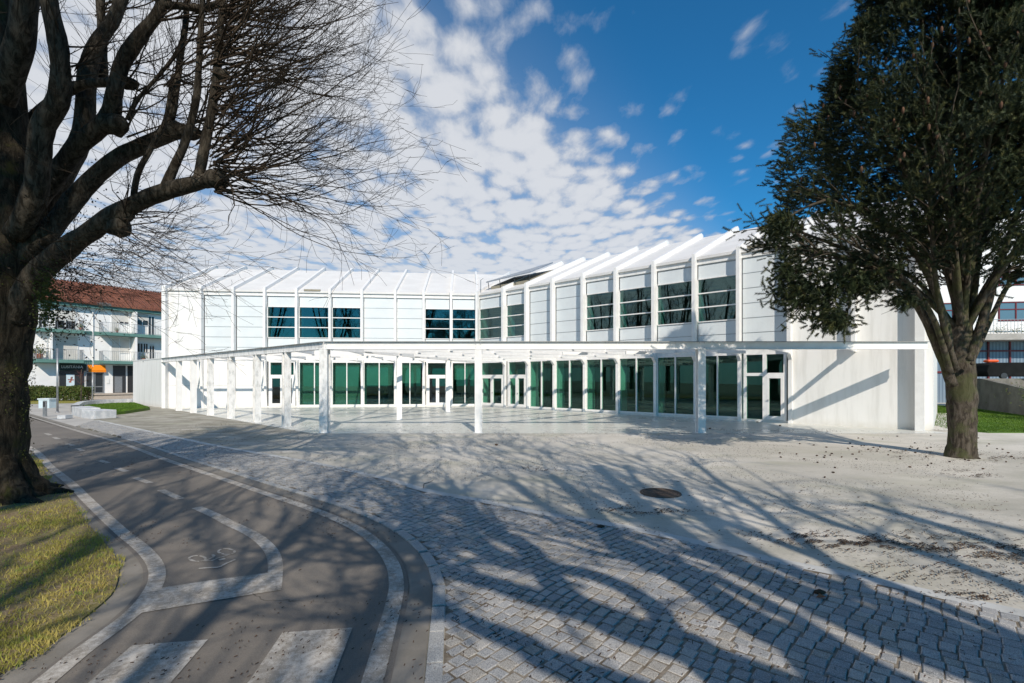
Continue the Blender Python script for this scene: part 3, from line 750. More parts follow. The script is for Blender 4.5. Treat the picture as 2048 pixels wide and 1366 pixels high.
# ------------------------------------------------------------------ trees
def bez(pts, n=6): return smooth_curve([Vector(p) for p in pts], n)
def outframe(p, m=1.0):
    """True where a point behind the camera stays out of the picture"""
    return p.y < .3 or p.z > H + .80 * p.y + m
def twig(mb, p, d, L, r, rnd, bendv=Vector((0, 0, .25)), wob=.18, kids=3, lvl=2, k=4, keep=None, seg_=None):
    n = max(4, int(L / .22)); pts = [p.copy()]; dirn = d.normalized()
    for i in range(n):
        dirn = (dirn + bendv * (1.0 / n) + Vector((rnd.gauss(0, 1), rnd.gauss(0, 1), rnd.gauss(0, 1))) * wob / math.sqrt(n)).normalized()
        q = pts[-1] + dirn * (L / n)
        if keep and not keep(q): break
        pts.append(q)
    if len(pts) < 3: return
    m = len(pts); rad = [max(.0022, r * (1 - .85 * i / (m - 1))) for i in range(m)]
    mb.tube(pts, rad, k, cap=False)
    if lvl > 0:
        for c in range(kids):
            i = rnd.randint(max(1, m // 5), m - 2); t = (pts[i+1] - pts[i]).normalized(); o = t.orthogonal().normalized()
            a = rnd.uniform(0, 2 * math.pi); side = (o * math.cos(a) + t.cross(o) * math.sin(a))
            twig(mb, pts[i], t + side * rnd.uniform(.4, .95), L * rnd.uniform(.25, .5), rad[i] * .66, rnd, bendv * .7, wob, max(1, kids - 1), lvl - 1, 3, keep)

# --- the big bare tree at the left
TY = 8.0
lt = thing('bare_tree', 'large dark bare pollarded tree with mossy trunk rising from the grass at the left edge', 'tree', None, (0, 0, 0))
tr = MB()
tb = G(-30, 1000)
trunk_pts = bez([tb + Vector((0,0,-.2)), tb + Vector((.0,0,.25)), tb + Vector((.05,0,1.2)), tb + Vector((.12,0,2.4)), tb + Vector((.22,0,3.5)), tb + Vector((.22,.05,4.8)), tb + Vector((.12,.1,6.5)), tb + Vector((.0,.1,9.0))], 6)
rr = []
for p in trunk_pts:
    z = p.z; r = .47 + .40 * math.exp(-max(z, 0) / .26)
    if z > 3: r = .47 - .02 * (z - 3)
    if z > 5: r = .43 - .05 * (z - 5)
    rr.append(r)
tr.tube(trunk_pts, rr, 48, 0, .12)
# buttress roots
for a, l, r in ((-.2, .95, .2), (-.9, .75, .17), (.5, .8, .19), (-1.6, .8, .19), (1.3, .8, .17), (-2.4, .8, .2)):
    dv = Vector((math.cos(a), math.sin(a), 0)); tr.tube(bez([tb + dv*.34 + Vector((0,0,.7)), tb + dv*.52 + Vector((0,0,.28)), tb + dv*(.4 + l*.42) + Vector((0,0,.05)), tb + dv*(.45+l*.85) + Vector((0,0,-.1))], 5), [r*1.0]*5 + [r*.95]*5 + [r*.6]*5 + [r*.25], 14, 0, .3)
tr.build('trunk', BARK1, lt, smooth=True)
lb = MB(); bigs = MB(); tw = MB(); rnd = random.Random(21)
def limb(pp, r0, r1, k=16, target=None, rough=.16):
    r0 *= .64; r1 *= .74
    pts = bez([P3(*p) for p in pp], 6); n = len(pts)
    (target or bigs).tube(pts, [r0 + (r1 - r0) * i / (n - 1) for i in range(n)], k, 0, rough); return pts
def knob(p, r, target=None):
    t = target or bigs
    t.tube([p + Vector((-r, 0, -.3*r)), p + Vector((-.5*r, 0, 0)), p, p + Vector((.6*r, 0, .1*r)), p + Vector((1.0*r, 0, .1*r))], [.5*r, .8*r, .9*r, .7*r, .2*r], 14, 0, .6)
limbs = []
Y0 = TY
limbs.append(limb([(20,640,7.9),(60,570,7.9),(102,520,7.8),(184,462,7.6),(254,416,7.5),(328,384,7.4),(410,362,7.3),(436,358,7.3)], .30, .125))
limbs.append(limb([(40,520,8),(90,470,8),(123,432,8.1),(176,369,8.2),(238,315,8.2),(307,282,8.3),(357,264,8.3),(388,262,8.3)], .27, .13))
limbs.append(limb([(30,470,7.8),(70,390,7.6),(82,262,7.5),(119,193,7.4),(118,102,7.3),(98,0,7.2),(85,-120,7.1)], .27, .13))
limbs.append(limb([(50,500,8.4),(110,380,8.5),(164,266,8.6),(176,150,8.6),(190,95,8.6),(230,33,8.7),(262,-60,8.7)], .28, .12))
limbs.append(limb([(60,420,8.2),(150,300,8.0),(215,240,7.9),(228,190,7.8),(246,123,7.8),(279,74,7.7),(320,20,7.7),(345,-60,7.7)], .24, .10))
limbs.append(limb([(10,300,8.2),(70,230,8.4),(150,175,8.3),(215,165,8.2),(262,170,8.1)], .13, .10))
limbs.append(limb([(300,286,8.3),(340,240,8.25),(352,180,8.2),(361,115,8.2),(372,40,8.2),(378,-60,8.2)], .10, .05, 12))
limbs.append(limb([(325,386,7.4),(350,330,7.4),(372,280,7.4),(392,200,7.4),(398,130,7.4),(402,60,7.4),(410,-60,7.4)], .11, .045, 12))
limbs.append(limb([(395,365,7.3),(408,300,7.3),(420,240,7.3),(432,160,7.3),(438,90,7.3),(446,0,7.3),(455,-100,7.3)], .12, .05, 12))
limbs.append(limb([(265,410,7.5),(275,350,7.5),(300,300,7.6),(330,240,7.6),(345,150,7.6)], .075, .03, 10))
limbs.append(limb([(255,240,7.9),(275,200,7.9),(310,160,7.9),(350,110,7.9),(370,60,7.9)], .055, .03, 8))
limbs.append(limb([(0,200,7.6),(40,80,7.4),(60,-80,7.3)], .3, .2))
limbs.append(limb([(205,160,8.8),(205,80,8.8),(200,0,8.8),(195,-90,8.8)], .13, .08))
limbs.append(limb([(320,10,7.7),(360,12,7.7),(400,16,7.6),(440,6,7.5)], .09, .06))
for q, r in (((432,362,7.3), .19), ((384,266,8.3), .17), ((230,250,7.85), .2), ((262,168,8.1), .13), ((250,425,7.5), .14), ((236,455,7.55), .17), ((352,262,8.3), .16), ((445,150,7.3), .1)): knob(P3(*q), r)
bigs.build('limb', BARKL, lt, smooth=True)
# long shoots from the pollard heads, sweeping to the right and turning up
heads = [((436,360,7.3), 85, 1.0), ((430,300,7.3), 50, .9), ((388,264,8.3), 45, .9), ((432,200,7.3), 55, .8), ((438,120,7.3), 55, .9), ((446,30,7.3), 50, .9), ((378,60,8.2), 28, .8), ((402,100,7.4), 30, .8), ((345,150,7.6), 24, .6), ((320,20,7.7), 25, .8), ((262,168,8.1), 18, .6), ((236,250,7.85), 14, .6), ((250,440,7.5), 22, .5), ((130,120,7.4), 14, .5), ((200,20,8.8), 18, .8), ((450,-80,7.3), 40, .9), ((410,-90,7.4), 30, .8)]
for (hp, cnt, sc) in heads:
    base = P3(*hp)
    for i in range(int(cnt * .5)):
        el = rnd.uniform(-.55, .75) if hp[1] > 200 else rnd.uniform(-.35, .9)
        dv = Vector((1, rnd.uniform(-.7, .7), el)) + Vector((rnd.uniform(-.25, .3), 0, 0))
        p = base + Vector((rnd.uniform(-.1, .1), rnd.uniform(-.1, .1), rnd.uniform(-.25, .3)))
        up_ = .55 if el > -.1 else .25
        twig(tw, p, dv, rnd.uniform(1.9, 3.3) * sc, rnd.uniform(.008, .017), rnd, Vector((.15, 0, up_ * rnd.uniform(.5, 1.6))), .44, 4, 2, 4)
# shoots growing straight from the limbs
for pts in limbs:
    for i in range(16):
        p = rnd.choice(pts[6:]); dv = Vector((rnd.uniform(-.3, 1), rnd.uniform(-1, .5), rnd.uniform(-.25, 1)))
        twig(tw, p, dv, rnd.uniform(.5, 1.6), rnd.uniform(.005, .010), rnd, Vector((.1, 0, .3)), .35, 3, 1, 3)
for i in range(45):   # drooping fine twigs low beside the trunk
    p = P3(rnd.uniform(60, 300), rnd.uniform(440, 540), rnd.uniform(6.9, 8)); twig(tw, p, Vector((1, rnd.uniform(-.6, .6), rnd.uniform(-.8, .05))), rnd.uniform(.8, 2.3), .007, rnd, Vector((.1, 0, .15)), .35, 4, 2, 3)
for i in range(40):
    p = P3(rnd.uniform(60, 160), rnd.uniform(540, 600), rnd.uniform(7.2, 8.2)); twig(tw, p, Vector((1, rnd.uniform(-.6, .6), rnd.uniform(-.5, .4))), rnd.uniform(.5, 1.2), .005, rnd, Vector((0, 0, .1)), .4, 4, 1, 3)
tw.build('twigs', TWIG, lt)
print('tw faces', len(tw.f))
# last dry leaves, ivy and moss tufts
lv = MB(); rnd = random.Random(8)
def leafquad(mb, p, s, rnd, mi=0):
    a = Vector((rnd.gauss(0,1), rnd.gauss(0,1), rnd.gauss(0,1))).normalized(); b = a.orthogonal().normalized()
    mb.add([p - a*s, p + b*s*.45, p + a*s, p - b*s*.45], [(0,1,2,3)], mi)
for i in range(900): leafquad(lv, P3(rnd.gauss(150, 60), rnd.gauss(500, 85), rnd.uniform(7.3, 8.3)), rnd.uniform(.012, .03), rnd)
for i in range(260): leafquad(lv, P3(rnd.gauss(125, 26), rnd.gauss(642, 22), rnd.uniform(7.4, 8.3)), rnd.uniform(.015, .03), rnd)
lv.build('dry_leaves', TWIG, lt)
ms = MB()
for i in range(5200):
    z = rnd.uniform(0, 1)**.7 * 4.2; a = rnd.uniform(-math.pi, math.pi)
    if noise.noise(Vector((a * 2, z * 1.3, 3))) < .02: continue
    r = .48 + (.40 * math.exp(-z / .26)) + rnd.uniform(.0, .05)
    leafquad(ms, tb + Vector((math.cos(a) * r + .05 * z, math.sin(a) * r, z)), rnd.uniform(.008, .022), rnd)
for i in range(1500):
    p = P3(rnd.gauss(95, 14), rnd.gauss(600, 30), rnd.uniform(7.4, 7.9)); leafquad(ms, p, rnd.uniform(.012, .03), rnd)
ms.build('moss', MOSS, lt)

# --- the conifer at the right
ct = thing('conifer_tree', 'dark green conifer with thick scaly trunk standing on the plaza at the right', 'tree')
cb = G(1923, 914); R2 = random.Random(4)
t2 = MB(); tp = bez([cb + Vector((0,0,-.1)), cb + Vector((0,0,.3)), cb + Vector((.02,0,1.2)), cb + Vector((-.03,0,2.0)), cb + Vector((-.02,0,2.9)), cb + Vector((.0,0,3.5)), cb + Vector((.02,0,4.4))], 7)
t2.tube(tp, [ (.275 + .06*math.exp(-max(p.z,0)/.2) + .03*math.exp(-((p.z-1.7)/.6)**2)) * (1 if p.z < 3.0 else max(.25, 1 - (p.z-3.0)/1.7)) for p in tp], 44, 0, .13)
t2.tube([P3(1945,727,11.87), P3(1945,727,11.80)], [.05,.045], 10)
t2.build('trunk', BARK2, ct, smooth=True)
b2 = MB(); b2s = MB(); nd = MB()
cr = [(5.2, 4.0), (6.0, 5.2), (7.0, 4.6), (7.8, 4.2), (9.0, 3.5), (10, 3.0), (11, 2.6), (12, 2.0), (13, 1.4), (14.5, .3)]
def crad(z):
    if z <= cr[0][0]: return max(.8, cr[0][1] - (cr[0][0] - z) * 1.6)
    for (a, ra), (b, rb) in zip(cr, cr[1:]):
        if a <= z <= b: return ra + (rb - ra) * (z - a) / (b - a)
    return .2
fork = cb + Vector((0, 0, 2.75))
mains = []
# the limbs seen leaving the fork, then a ring of others
for pp, r in (([(1905,770,12.2),(1870,680,12.0),(1835,610,11.8),(1790,560,11.6),(1700,520,11.4),(1630,500,11.2)], .19),
              ([(1900,740,12.1),(1890,640,12.1),(1850,540,12.0),(1800,470,11.9),(1720,420,11.8),(1650,400,11.7)], .15),
              ([(1930,720,12.2),(1925,600,12.2),(1920,470,12.2),(1900,340,12.2),(1890,200,12.2),(1880,50,12.2),(1885,-140,12.2)], .2),
              ([(1935,720,12.1),(1965,640,12.0),(1990,560,11.9),(2015,480,11.8),(2045,400,11.7),(2090,300,11.6)], .17),
              ([(1920,730,12.4),(1945,600,12.7),(1960,470,13.0),(1970,330,13.2),(1975,150,13.4)], .17),
              ([(1935,740,12.3),(1985,630,12.5),(2035,540,12.6),(2110,450,12.6)], .13),
              ([(1905,735,12.3),(1880,610,12.6),(1850,500,12.9),(1815,380,13.2),(1790,230,13.4)], .15),
              ([(1900,745,12.0),(1872,650,11.7),(1830,580,11.4),(1760,520,11.0),(1690,480,10.7)], .12),
              ([(1912,740,12.0),(1885,640,11.6),(1868,530,11.2),(1862,420,10.9),(1850,300,10.8)], .12)):
    pts = bez([P3(*p) for p in pp], 6); n = len(pts); b2.tube(pts, [r * .62 * (1 - .68 * i / (n-1)) for i in range(n)], 12, 0, .14); mains.append(pts)
for i in range(26):
    a = R2.uniform(0, 2*math.pi); z1 = R2.uniform(5.5, 12); rr_ = crad(z1) * .8 * (1 - .62 * max(0, math.cos(a)))
    e = Vector((cb.x + math.cos(a)*rr_, cb.y + math.sin(a)*rr_, z1)); zb = R2.uniform(2.9, max(3.2, z1 * .5))
    s_ = Vector((cb.x, cb.y, zb)); mid = s_.lerp(e, .5) + Vector((-math.cos(a)*.4, -math.sin(a)*.4, .2))
    pts = bez([s_, mid, e], 7); n = len(pts); b2.tube(pts, [.09 * (1 - .7*i/(n-1)) for i in range(n)], 8, 0, .12); mains.append(pts)
allp = [(p, i, ms_) for ms_ in mains for i, p in enumerate(ms_) if p.z > 4.2]
# secondary branches
tips = []
for i in range(420):
    p, k, ms_ = R2.choice(allp); t = (ms_[min(k+1, len(ms_)-1)] - ms_[max(k-1, 0)]).normalized()
    outw = Vector((p.x - cb.x, p.y - cb.y, 0)); outw = outw.normalized() if outw.length > .2 else Vector((R2.gauss(0,1), R2.gauss(0,1), 0)).normalized()
    if p.x > cb.x + 1.2: continue
    dv = (t * .5 + outw * .7 + Vector((R2.gauss(0,.5), R2.gauss(0,.5), R2.uniform(-.15,.5)))).normalized()
    L = R2.uniform(.7, 2.0); pts = [p]; 
    for q in range(6):
        dv = (dv + Vector((R2.gauss(0,.12), R2.gauss(0,.12), R2.gauss(.02,.1)))).normalized(); pts.append(pts[-1] + dv * L/6)
    b2s.tube(pts, [.022 * (1 - .75*q/6) for q in range(7)], 4, cap=False); tips += [(pts[j], (pts[j]-pts[j-1]).normalized()) for j in range(2, 7)]
b2.build('limb', BARK2, ct, smooth=True)
# needle sprays through the crown, thick towards its outside
NV = []; NF = []
def spray(p, d, L):
    d = d.normalized(); o = d.orthogonal().normalized(); q = d.cross(o); b = len(NV); nn_ = 9
    for i in range(nn_):
        f = i / nn_; c = p + d * (L * f)
        for s in (0, 1, 2, 3):
            a = s * math.pi / 2 + i * .7 + R2.uniform(-.3, .3); sd_ = o * math.cos(a) + q * math.sin(a)
            tip = c + (sd_ * .85 + d * .75) * R2.uniform(.045, .072); w = d.cross(sd_) * .008 + d * .007
            k = len(NV); NV.extend([c - w, c + w, tip]); NF.append((k, k+1, k+2))
zs = []
cnt = 0
while cnt < 18000:
    z = R2.uniform(4.3, 14.2); R_c = crad(z) * (1 + .16 * noise.noise(Vector((z * .8, 0, 7)))); a = R2.uniform(0, 2*math.pi)
    R_c *= 1 + .34 * noise.noise(Vector((math.cos(a)*2.2, math.sin(a)*2.2, z * .75)))
    r = R_c * (R2.random() ** .42)
    if math.cos(a) > 0: r *= 1 - .62 * math.cos(a)
    if math.sin(a) > 0: r *= 1 - .25 * math.sin(a)
    p = Vector((cb.x + math.cos(a)*r, cb.y + math.sin(a)*r, z))
    if z < 5.6 and p.x > cb.x - 1.2 and p.y < cb.y + 3: 
        if R2.random() < .8: continue
    if p.y - cb.y > 2.5 and R2.random() < .5: continue
    cl = noise.noise(p * .95) + .5 * noise.noise(p * 2.3 + Vector((9, 1, 4)))
    if cl < -.06 + (.22 if z < 7.2 else (.10 if z < 9 else .03)): continue
    if noise.noise(p * .55 + Vector((3, 3, 3))) < -.38: continue
    outw = Vector((math.cos(a), math.sin(a), R2.uniform(-.1, .7)))
    for q in range(2):
        pp_ = p + Vector((R2.gauss(0,.12), R2.gauss(0,.12), R2.gauss(0,.10)))
        spray(pp_, outw + Vector((R2.gauss(0,.55), R2.gauss(0,.55), R2.gauss(0,.45))), R2.uniform(.14, .30))
    cnt += 1
for p, dv in tips:
    if R2.random() < .75:
        for q in range(2): spray(p + Vector((R2.gauss(0,.05), R2.gauss(0,.05), R2.gauss(0,.05))), dv + Vector((R2.gauss(0,.4), R2.gauss(0,.4), R2.gauss(0,.4))), R2.uniform(.14, .28))
for a_, m_, e_ in (((1640,505),(1600,470),(1540,450)), ((1640,505),(1600,530),(1580,590)), ((1700,520),(1680,570),(1650,640)), ((1700,520),(1700,590),(1690,650)), ((1790,560),(1770,570),(1700,580)), ((1840,600),(1820,600),(1790,610)), ((1650,400),(1600,420),(1550,455)), ((1630,500),(1620,560),(1620,610))):
    pts = bez([P3(*a_, 11.2), P3(*m_, 11.2), P3(*e_, 11.2)], 5); n = len(pts); b2s.tube(pts, [.03*(1-.7*i/(n-1)) for i in range(n)], 5, cap=False)
    for q in range(7):
        p = R2.choice(pts[2:]); dv = Vector((R2.gauss(-.3,.6), R2.gauss(0,.6), R2.gauss(-.1,.5))); b2s.tube([p, p+dv*.25, p+dv*.5+Vector((0,0,.05))], [.010,.007,.004], 4, cap=False)
# two low sprays that hang in front of the facade
for (px, py, rx, ry, n) in ((1670,640,38,22,260), (1585,560,40,55,420), (1560,455,32,30,260), (1815,600,30,16,120), (1640,590,50,40,380), (1720,560,60,40,330)):
    for i in range(n):
        p = P3(R2.gauss(px, rx*.55), R2.gauss(py, ry*.55), R2.uniform(10.6, 11.8)); spray(p, Vector((R2.uniform(-1,.2), R2.gauss(0,.5), R2.gauss(-.1,.5))), R2.uniform(.12, .26))
b2s.build('branches', TWIG2, ct)
me = bpy.data.meshes.new('foliage'); me.from_pydata(NV, [], NF); me.materials.append(NEEDLE)
o = bpy.data.objects.new('foliage', me); COL.objects.link(o); o.parent = ct
print('needles', len(NF))
cn = MB()
for i in range(150):
    z = R2.uniform(6.5, 13); a = R2.uniform(math.pi*.9, math.pi*1.9); r = crad(z) * R2.uniform(.8, 1.0)
    p = Vector((cb.x + math.cos(a)*r, cb.y + math.sin(a)*r, z)); cn.tube([p, p - Vector((0,0,.04)), p - Vector((0,0,.10)), p - Vector((0,0,.15))], [.012, .028, .024, .006], 7)
o = cn.build('cones', CONE, ct, smooth=True); o['kind'] = 'stuff'

# --- bare trees behind the viewpoint: they throw the branch shadows and stand in the window reflections
SL = (math.sin(SUN_AZ) / math.tan(SUN_EL), math.cos(SUN_AZ) / math.tan(SUN_EL))
def back_tree(label, base, fork_z, bands, seed, crown, ntw, r0=.42, lw=1.0, tr_=1.0):
    rnd = random.Random(seed); t = thing('bare_tree', label, 'tree', 'bare trees behind the viewpoint')
    b = Vector((base[0], base[1], 0)); m = MB(); tk = bez([b + Vector((0,0,-.2)), b + Vector((0,0,1.5)), b + Vector((0,0,fork_z))], 6); m.tube(tk, [r0 * 1.15 - .2*r0*i/(len(tk)-1) for i in range(len(tk))], 18, 0, .1); m.build('trunk', BARK1, t, smooth=True)
    lm = MB(); tw_ = MB(); allq = []
    fk = b + Vector((0, 0, fork_z - .3))
    for bd, r in bands:
        pts = bez([fk] + [Vector(p) for p in bd], 6); n = len(pts); lm.tube(pts, [r * lw * (1 - .5*i/(n-1)) for i in range(n)], 10, 0, .12); allq += pts[n // 2:] if lw > 1.1 else pts[6:]
    cx, cy, cz, rx, ry, rz = crown
    for i in range(ntw):
        if i % 3 == 0 or not allq:
            a = rnd.uniform(0, 2*math.pi); rr_ = rnd.random()**.5 * .75; p = Vector((cx + rx*rr_*math.cos(a), cy + ry*rr_*math.sin(a), cz + rz*rnd.uniform(-.6,.6)))
        else: p = allq[int(len(allq) * 0) + rnd.randrange(len(allq))] + Vector((rnd.gauss(0,.1), rnd.gauss(0,.1), rnd.gauss(0,.1)))
        dv = Vector((p.x - b.x, p.y - b.y, (p.z - fork_z) * .9)).normalized() + Vector((rnd.gauss(0,.5), rnd.gauss(0,.5), rnd.gauss(.1,.4)))
        if not outframe(p): continue
        twig(tw_, p, dv, rnd.uniform(1.4, 3.4), rnd.uniform(.016, .038) * tr_, rnd, Vector((0,0,.35)), .3, 4, 2, 3, outframe)
    lm.build('limb', BARKL, t, smooth=True); tw_.build('twigs', TWIG, t); print('back tree', len(tw_.f)); return t
def sh(px, py, ylimb):
    g = G(px, py); z = (g.y - ylimb) / SL[1]; return (g.x + SL[0]*z, ylimb, z)
BT = (5.4, -3.2)
bandsC = [
 ([sh(1900,1410,-2.9), sh(1560,1225,-2.5), sh(1330,1115,-2.0), sh(1130,1035,-1.3), sh(1020,960,-.4)], .10),
 ([sh(1500,1380,-2.9), sh(1300,1210,-2.5), sh(1180,1150,-2.2), sh(1020,1120,-1.8), sh(940,1055,-1.3), sh(900,960,-.5)], .11),
 ([sh(2060,1290,-2.9), sh(1700,1140,-2.4), sh(1480,1055,-1.9), sh(1300,985,-1.2), sh(1250,930,-.4)], .10),
 ([sh(1220,1370,-2.9), sh(1050,1290,-2.6), sh(930,1240,-2.3), sh(830,1170,-1.8), sh(760,1090,-1.1)], .11),
 ([sh(1900,1290,-2.8), sh(1640,1110,-2.2), sh(1520,1020,-1.4), sh(1420,950,-.4), sh(1380,915,.3)], .09),

 ([sh(1760,1400,-2.9), sh(1637,1304,-2.6), sh(1500,1245,-2.4), sh(1370,1160,-2.0), sh(1241,1097,-1.6), sh(1200,1040,-1.2), sh(1149,986,-.6), sh(1100,950,0)], .20),
 ([sh(2010,1366,-2.9), sh(1770,1278,-2.6), sh(1585,1186,-2.3), sh(1500,1150,-2.2), sh(1390,1090,-1.8), sh(1315,1038,-1.4), sh(1234,967,-.6), sh(1190,930,.2)], .20),
 ([sh(2060,1323,-2.9), sh(1844,1230,-2.6), sh(1733,1193,-2.5), sh(1585,1145,-2.3), sh(1455,1072,-1.8), sh(1390,1015,-1.2), sh(1350,960,-.4)], .16),
 ([sh(1600,1420,-3), sh(1390,1304,-2.8), sh(1241,1252,-2.6), sh(1130,1193,-2.5), sh(1056,1101,-2.2), sh(982,1060,-1.8), sh(919,1004,-1.2), sh(860,970,-.6)], .18),
 ([sh(1390,1304,-2.8), sh(1080,1200,-2.6), sh(982,1167,-2.5), sh(880,1134,-2.3), sh(830,1060,-1.9), sh(815,997,-1.2), sh(830,950,-.6)], .12),
 ([sh(2200,1250,-3), sh(2000,1160,-2.8), sh(1800,1090,-2.5), sh(1650,1040,-2.2), sh(1560,1000,-1.6)], .12),
 ([(7, -4, 6), (8.2, -4.6, 8), (8.6, -5, 10)], .16), ([(5.4, -4.4, 6), (5, -5.4, 8), (4.6, -5.6, 11)], .16)]
back_tree('bare tree behind the viewpoint, throwing the broad limb shadows over the cobbles', BT, 3.4, bandsC, 31, (2.0, -.4, 10.6, 5.8, 3.2, 2.6), 430, .42, 1.2, 1.2)
back_tree('bare tree behind the viewpoint beside the cycle path, its twigs dappling the asphalt', (-.8, -7.5), 4.0,
   [([(.0,-6.8,5.2),(.9,-5.6,7),(1.2,-4.6,9)], .15), ([(-1.4,-7,5.4),(-2.2,-5.6,7.4),(-2.6,-4.4,9.2)], .15), ([(-.6,-6.8,5.5),(-.4,-5,7.6),(-.2,-3.6,9.6)], .15), ([(-1.6,-8,6),(-3,-9,8.5)], .13), ([(.6,-8.2,6),(1.8,-9,9)], .13)],
   32, (-1.0, -4.2, 8.6, 4.0, 3.6, 2.8), 240, .34, .8, 1.25)
back_tree('unseen tall dense bare tree added behind the viewpoint at the left to shade the big mossy trunk', (-5.6, -8.5), 6.0,
   [([(-5,-8,9),(-4,-7,13),(-3.4,-6,17)], .2), ([(-6,-8,9),(-7.5,-7,13),(-8,-6.4,17)], .2), ([(-5.5,-7.4,10),(-5.6,-5,14),(-5.5,-3.5,17)], .2), ([(-5.5,-9.5,10),(-5.6,-11,15)], .2)],
   37, (-5.6, -5.4, 14.4, 3.8, 3.2, 3.6), 420, .42, 1.0, 2.0)  # unseen tree added as an occluder to put the left trunk in shade
print('trees done')
FAR = []
for k, (bx, by, s) in enumerate(((-20, -13, 41), (-11, -15, 42), (13, -15, 43), (24, -12, 44))):
    FAR.append(back_tree(('bare tree far left behind the viewpoint, reflected in the upper windows', 'bare tree second from the left behind the viewpoint, reflected in the upper windows',
               'bare tree to the right behind the viewpoint, reflected in the right wing windows', 'bare tree far right behind the viewpoint, reflected in the right wing windows')[k], (0, 0), 3.6,
       [([(1.2*math.cos(a),1.2*math.sin(a),6.5),(2.4*math.cos(a),2.4*math.sin(a),10.5),(3.6*math.cos(a),3.6*math.sin(a),15.5)], .17) for a in (0.3,1.3,2.2,3.2,4.2,5.3)], s, (0, 0, 11.5, 4.2, 4.2, 5), 150, .38, 1.0, 1.2))
    FAR[-1].location = (bx, by, 0)
for k, (x, y, rz, lb_) in enumerate(((-30, 7, 1, 'bare tree left of the frame level with the mossy tree, reflected in the right wing'), (-38, -3, 2, 'bare tree far out on the left side lawn, reflected in the right wing'),
        (-47, 12, 3, 'bare tree on the far left lawn beyond the others, outside the frame'), (-28, -5, 4, 'bare tree at the left behind the mossy tree, outside the frame'), (-58, 3, 5, 'bare tree farthest out on the left, outside the frame'), (-44, 2, .5, 'bare tree in the middle of the left side row, outside the frame'), (-15.5, -12, 2.4, 'bare tree between the two at the left behind the viewpoint'), (-36, 10, 1.4, 'bare tree nearest the apartment block in the left side row, outside the frame'))):
    copy_thing(FAR[k % 2], (x, y, 0), lb_, rz)

# ------------------------------------------------------------------ grass
def blades(name, polyg, n, h, m, seed, z0=0.0, zf=None, bias=1.0, mask=None, wdt=.0035):
    rnd = random.Random(seed); xs = [p[0] for p in polyg]; ys = [p[1] for p in polyg]; V = []; Fc = []; c = 0; tries = 0
    x0, x1, y0, y1 = min(xs), max(xs), min(ys), max(ys)
    while c < n and tries < n * 12:
        tries += 1
        y = y0 + (y1 - y0) * rnd.random() ** bias; x = rnd.uniform(x0, x1)
        if not inside((x, y), polyg): continue
        if abs(x) > 1.15 * y + 1: continue
        if mask and rnd.random() > mask(x, y): continue
        z = zf(x, y) if zf else z0; a = rnd.uniform(0, 6.28); hh = h * rnd.uniform(.45, 1.2); w = wdt * rnd.uniform(.7, 1.4) * (1 + y * .08)
        dx, dy = math.cos(a) * w, math.sin(a) * w; lx, ly = rnd.gauss(0, .45) * hh, rnd.gauss(0, .45) * hh; b = len(V)
        V += [(x-dx, y-dy, z), (x+dx, y+dy, z), (x+lx, y+ly, z+hh)]; Fc.append((b, b+1, b+2)); c += 1
    me = bpy.data.meshes.new(name); me.from_pydata(V, [], Fc); me.materials.append(m); o = bpy.data.objects.new(name, me); COL.objects.link(o); o['kind'] = 'stuff'; return o
GE = gcurve([(-60,858),(56,908),(100,966),(130,984),(172,1046),(208,1086),(232,1120),(238,1146),(224,1190),(160,1246),(80,1306),(0,1352),(-60,1392)])
gp = [(p.x, p.y) for p in GE] + [(-9, 2.0), (-22, 6), (-36, 20)]
mb = MB(); mb.prism(gp, -.04, .022); struct('lawn', mb, GBASE)
rnd = random.Random(55)
GE2 = [p + Vector((rnd.uniform(-.01, .09), rnd.uniform(-.03, .05), 0)) for p in even(GE, 160)]
gp2 = [(p.x, p.y) for p in GE2] + gp[-3:]
o = blades('grass', gp2, 110000, .045, GRASS, 1, .02, None, 1.7, lambda x, y: max(.10, min(1, .55 + 1.3 * noise.noise(Vector((x*1.3, y*1.3, 0))) + .5 * noise.noise(Vector((x*5, y*5, 2))))) if (Vector((x,y,0)) - tb).length > 1.15 else .06)
tag(o, 'short yellowish green grass beside the cycle path at the lower left', 'grass')

# left lawn wedge and stone blocks
gl = [G(196,833), G(250,828), G(300,820), G(268,809.5), G(225,811), G(180,814), G(163,817), G(176,824)]
mb = MB(); mb.prism([(p.x, p.y) for p in gl], -.02, .16); struct('lawn', mb, GRASSG)
tag(blades('grass', [(p.x, p.y) for p in gl], 9000, .06, GRASSG, 2, .16, None, 1, None, .008), 'bright green wedge of lawn behind the stone blocks', 'grass')
def block(a, b, w, h, label):
    A, B = G(*a), G(*b); t = (B - A).normalized(); nn = Vector((-t.y, t.x, 0)) * w; m = MB(); m.prism([A, B, B + nn, A + nn], 0, h)
    o = m.build('stone_block', MARBLE, bevel=.02); tag(o, label, 'stone block', 'pale stone blocks edging the lawn wedge')
block((190,838.5), (164,836.5), -.9, .42, 'pale stone block with grey streaks at the front tip of the lawn wedge')
block((163,836), (143,830.5), -.75, .48, 'pale streaked stone block set behind the front one, beside the pavement')
m = MB(); ks = [G(150,824), G(162,815.5), G(180,812.5), G(225,809.5), G(268,807.5)]
kc = smooth_curve(ks, 5); strip(m, offset(kc, -.18), offset(kc, .18), .40)
a_, b_ = offset(kc, -.18), offset(kc, .18)
for c in (a_, b_): m.add([(p.x,p.y,0) for p in c] + [(p.x,p.y,.40) for p in c], [(i,i+1,len(c)+i+1,len(c)+i) for i in range(len(c)-1)])
tag(m.build('stone_kerb', MARBLE), 'long curved pale stone kerb along the back of the lawn wedge', 'kerb')
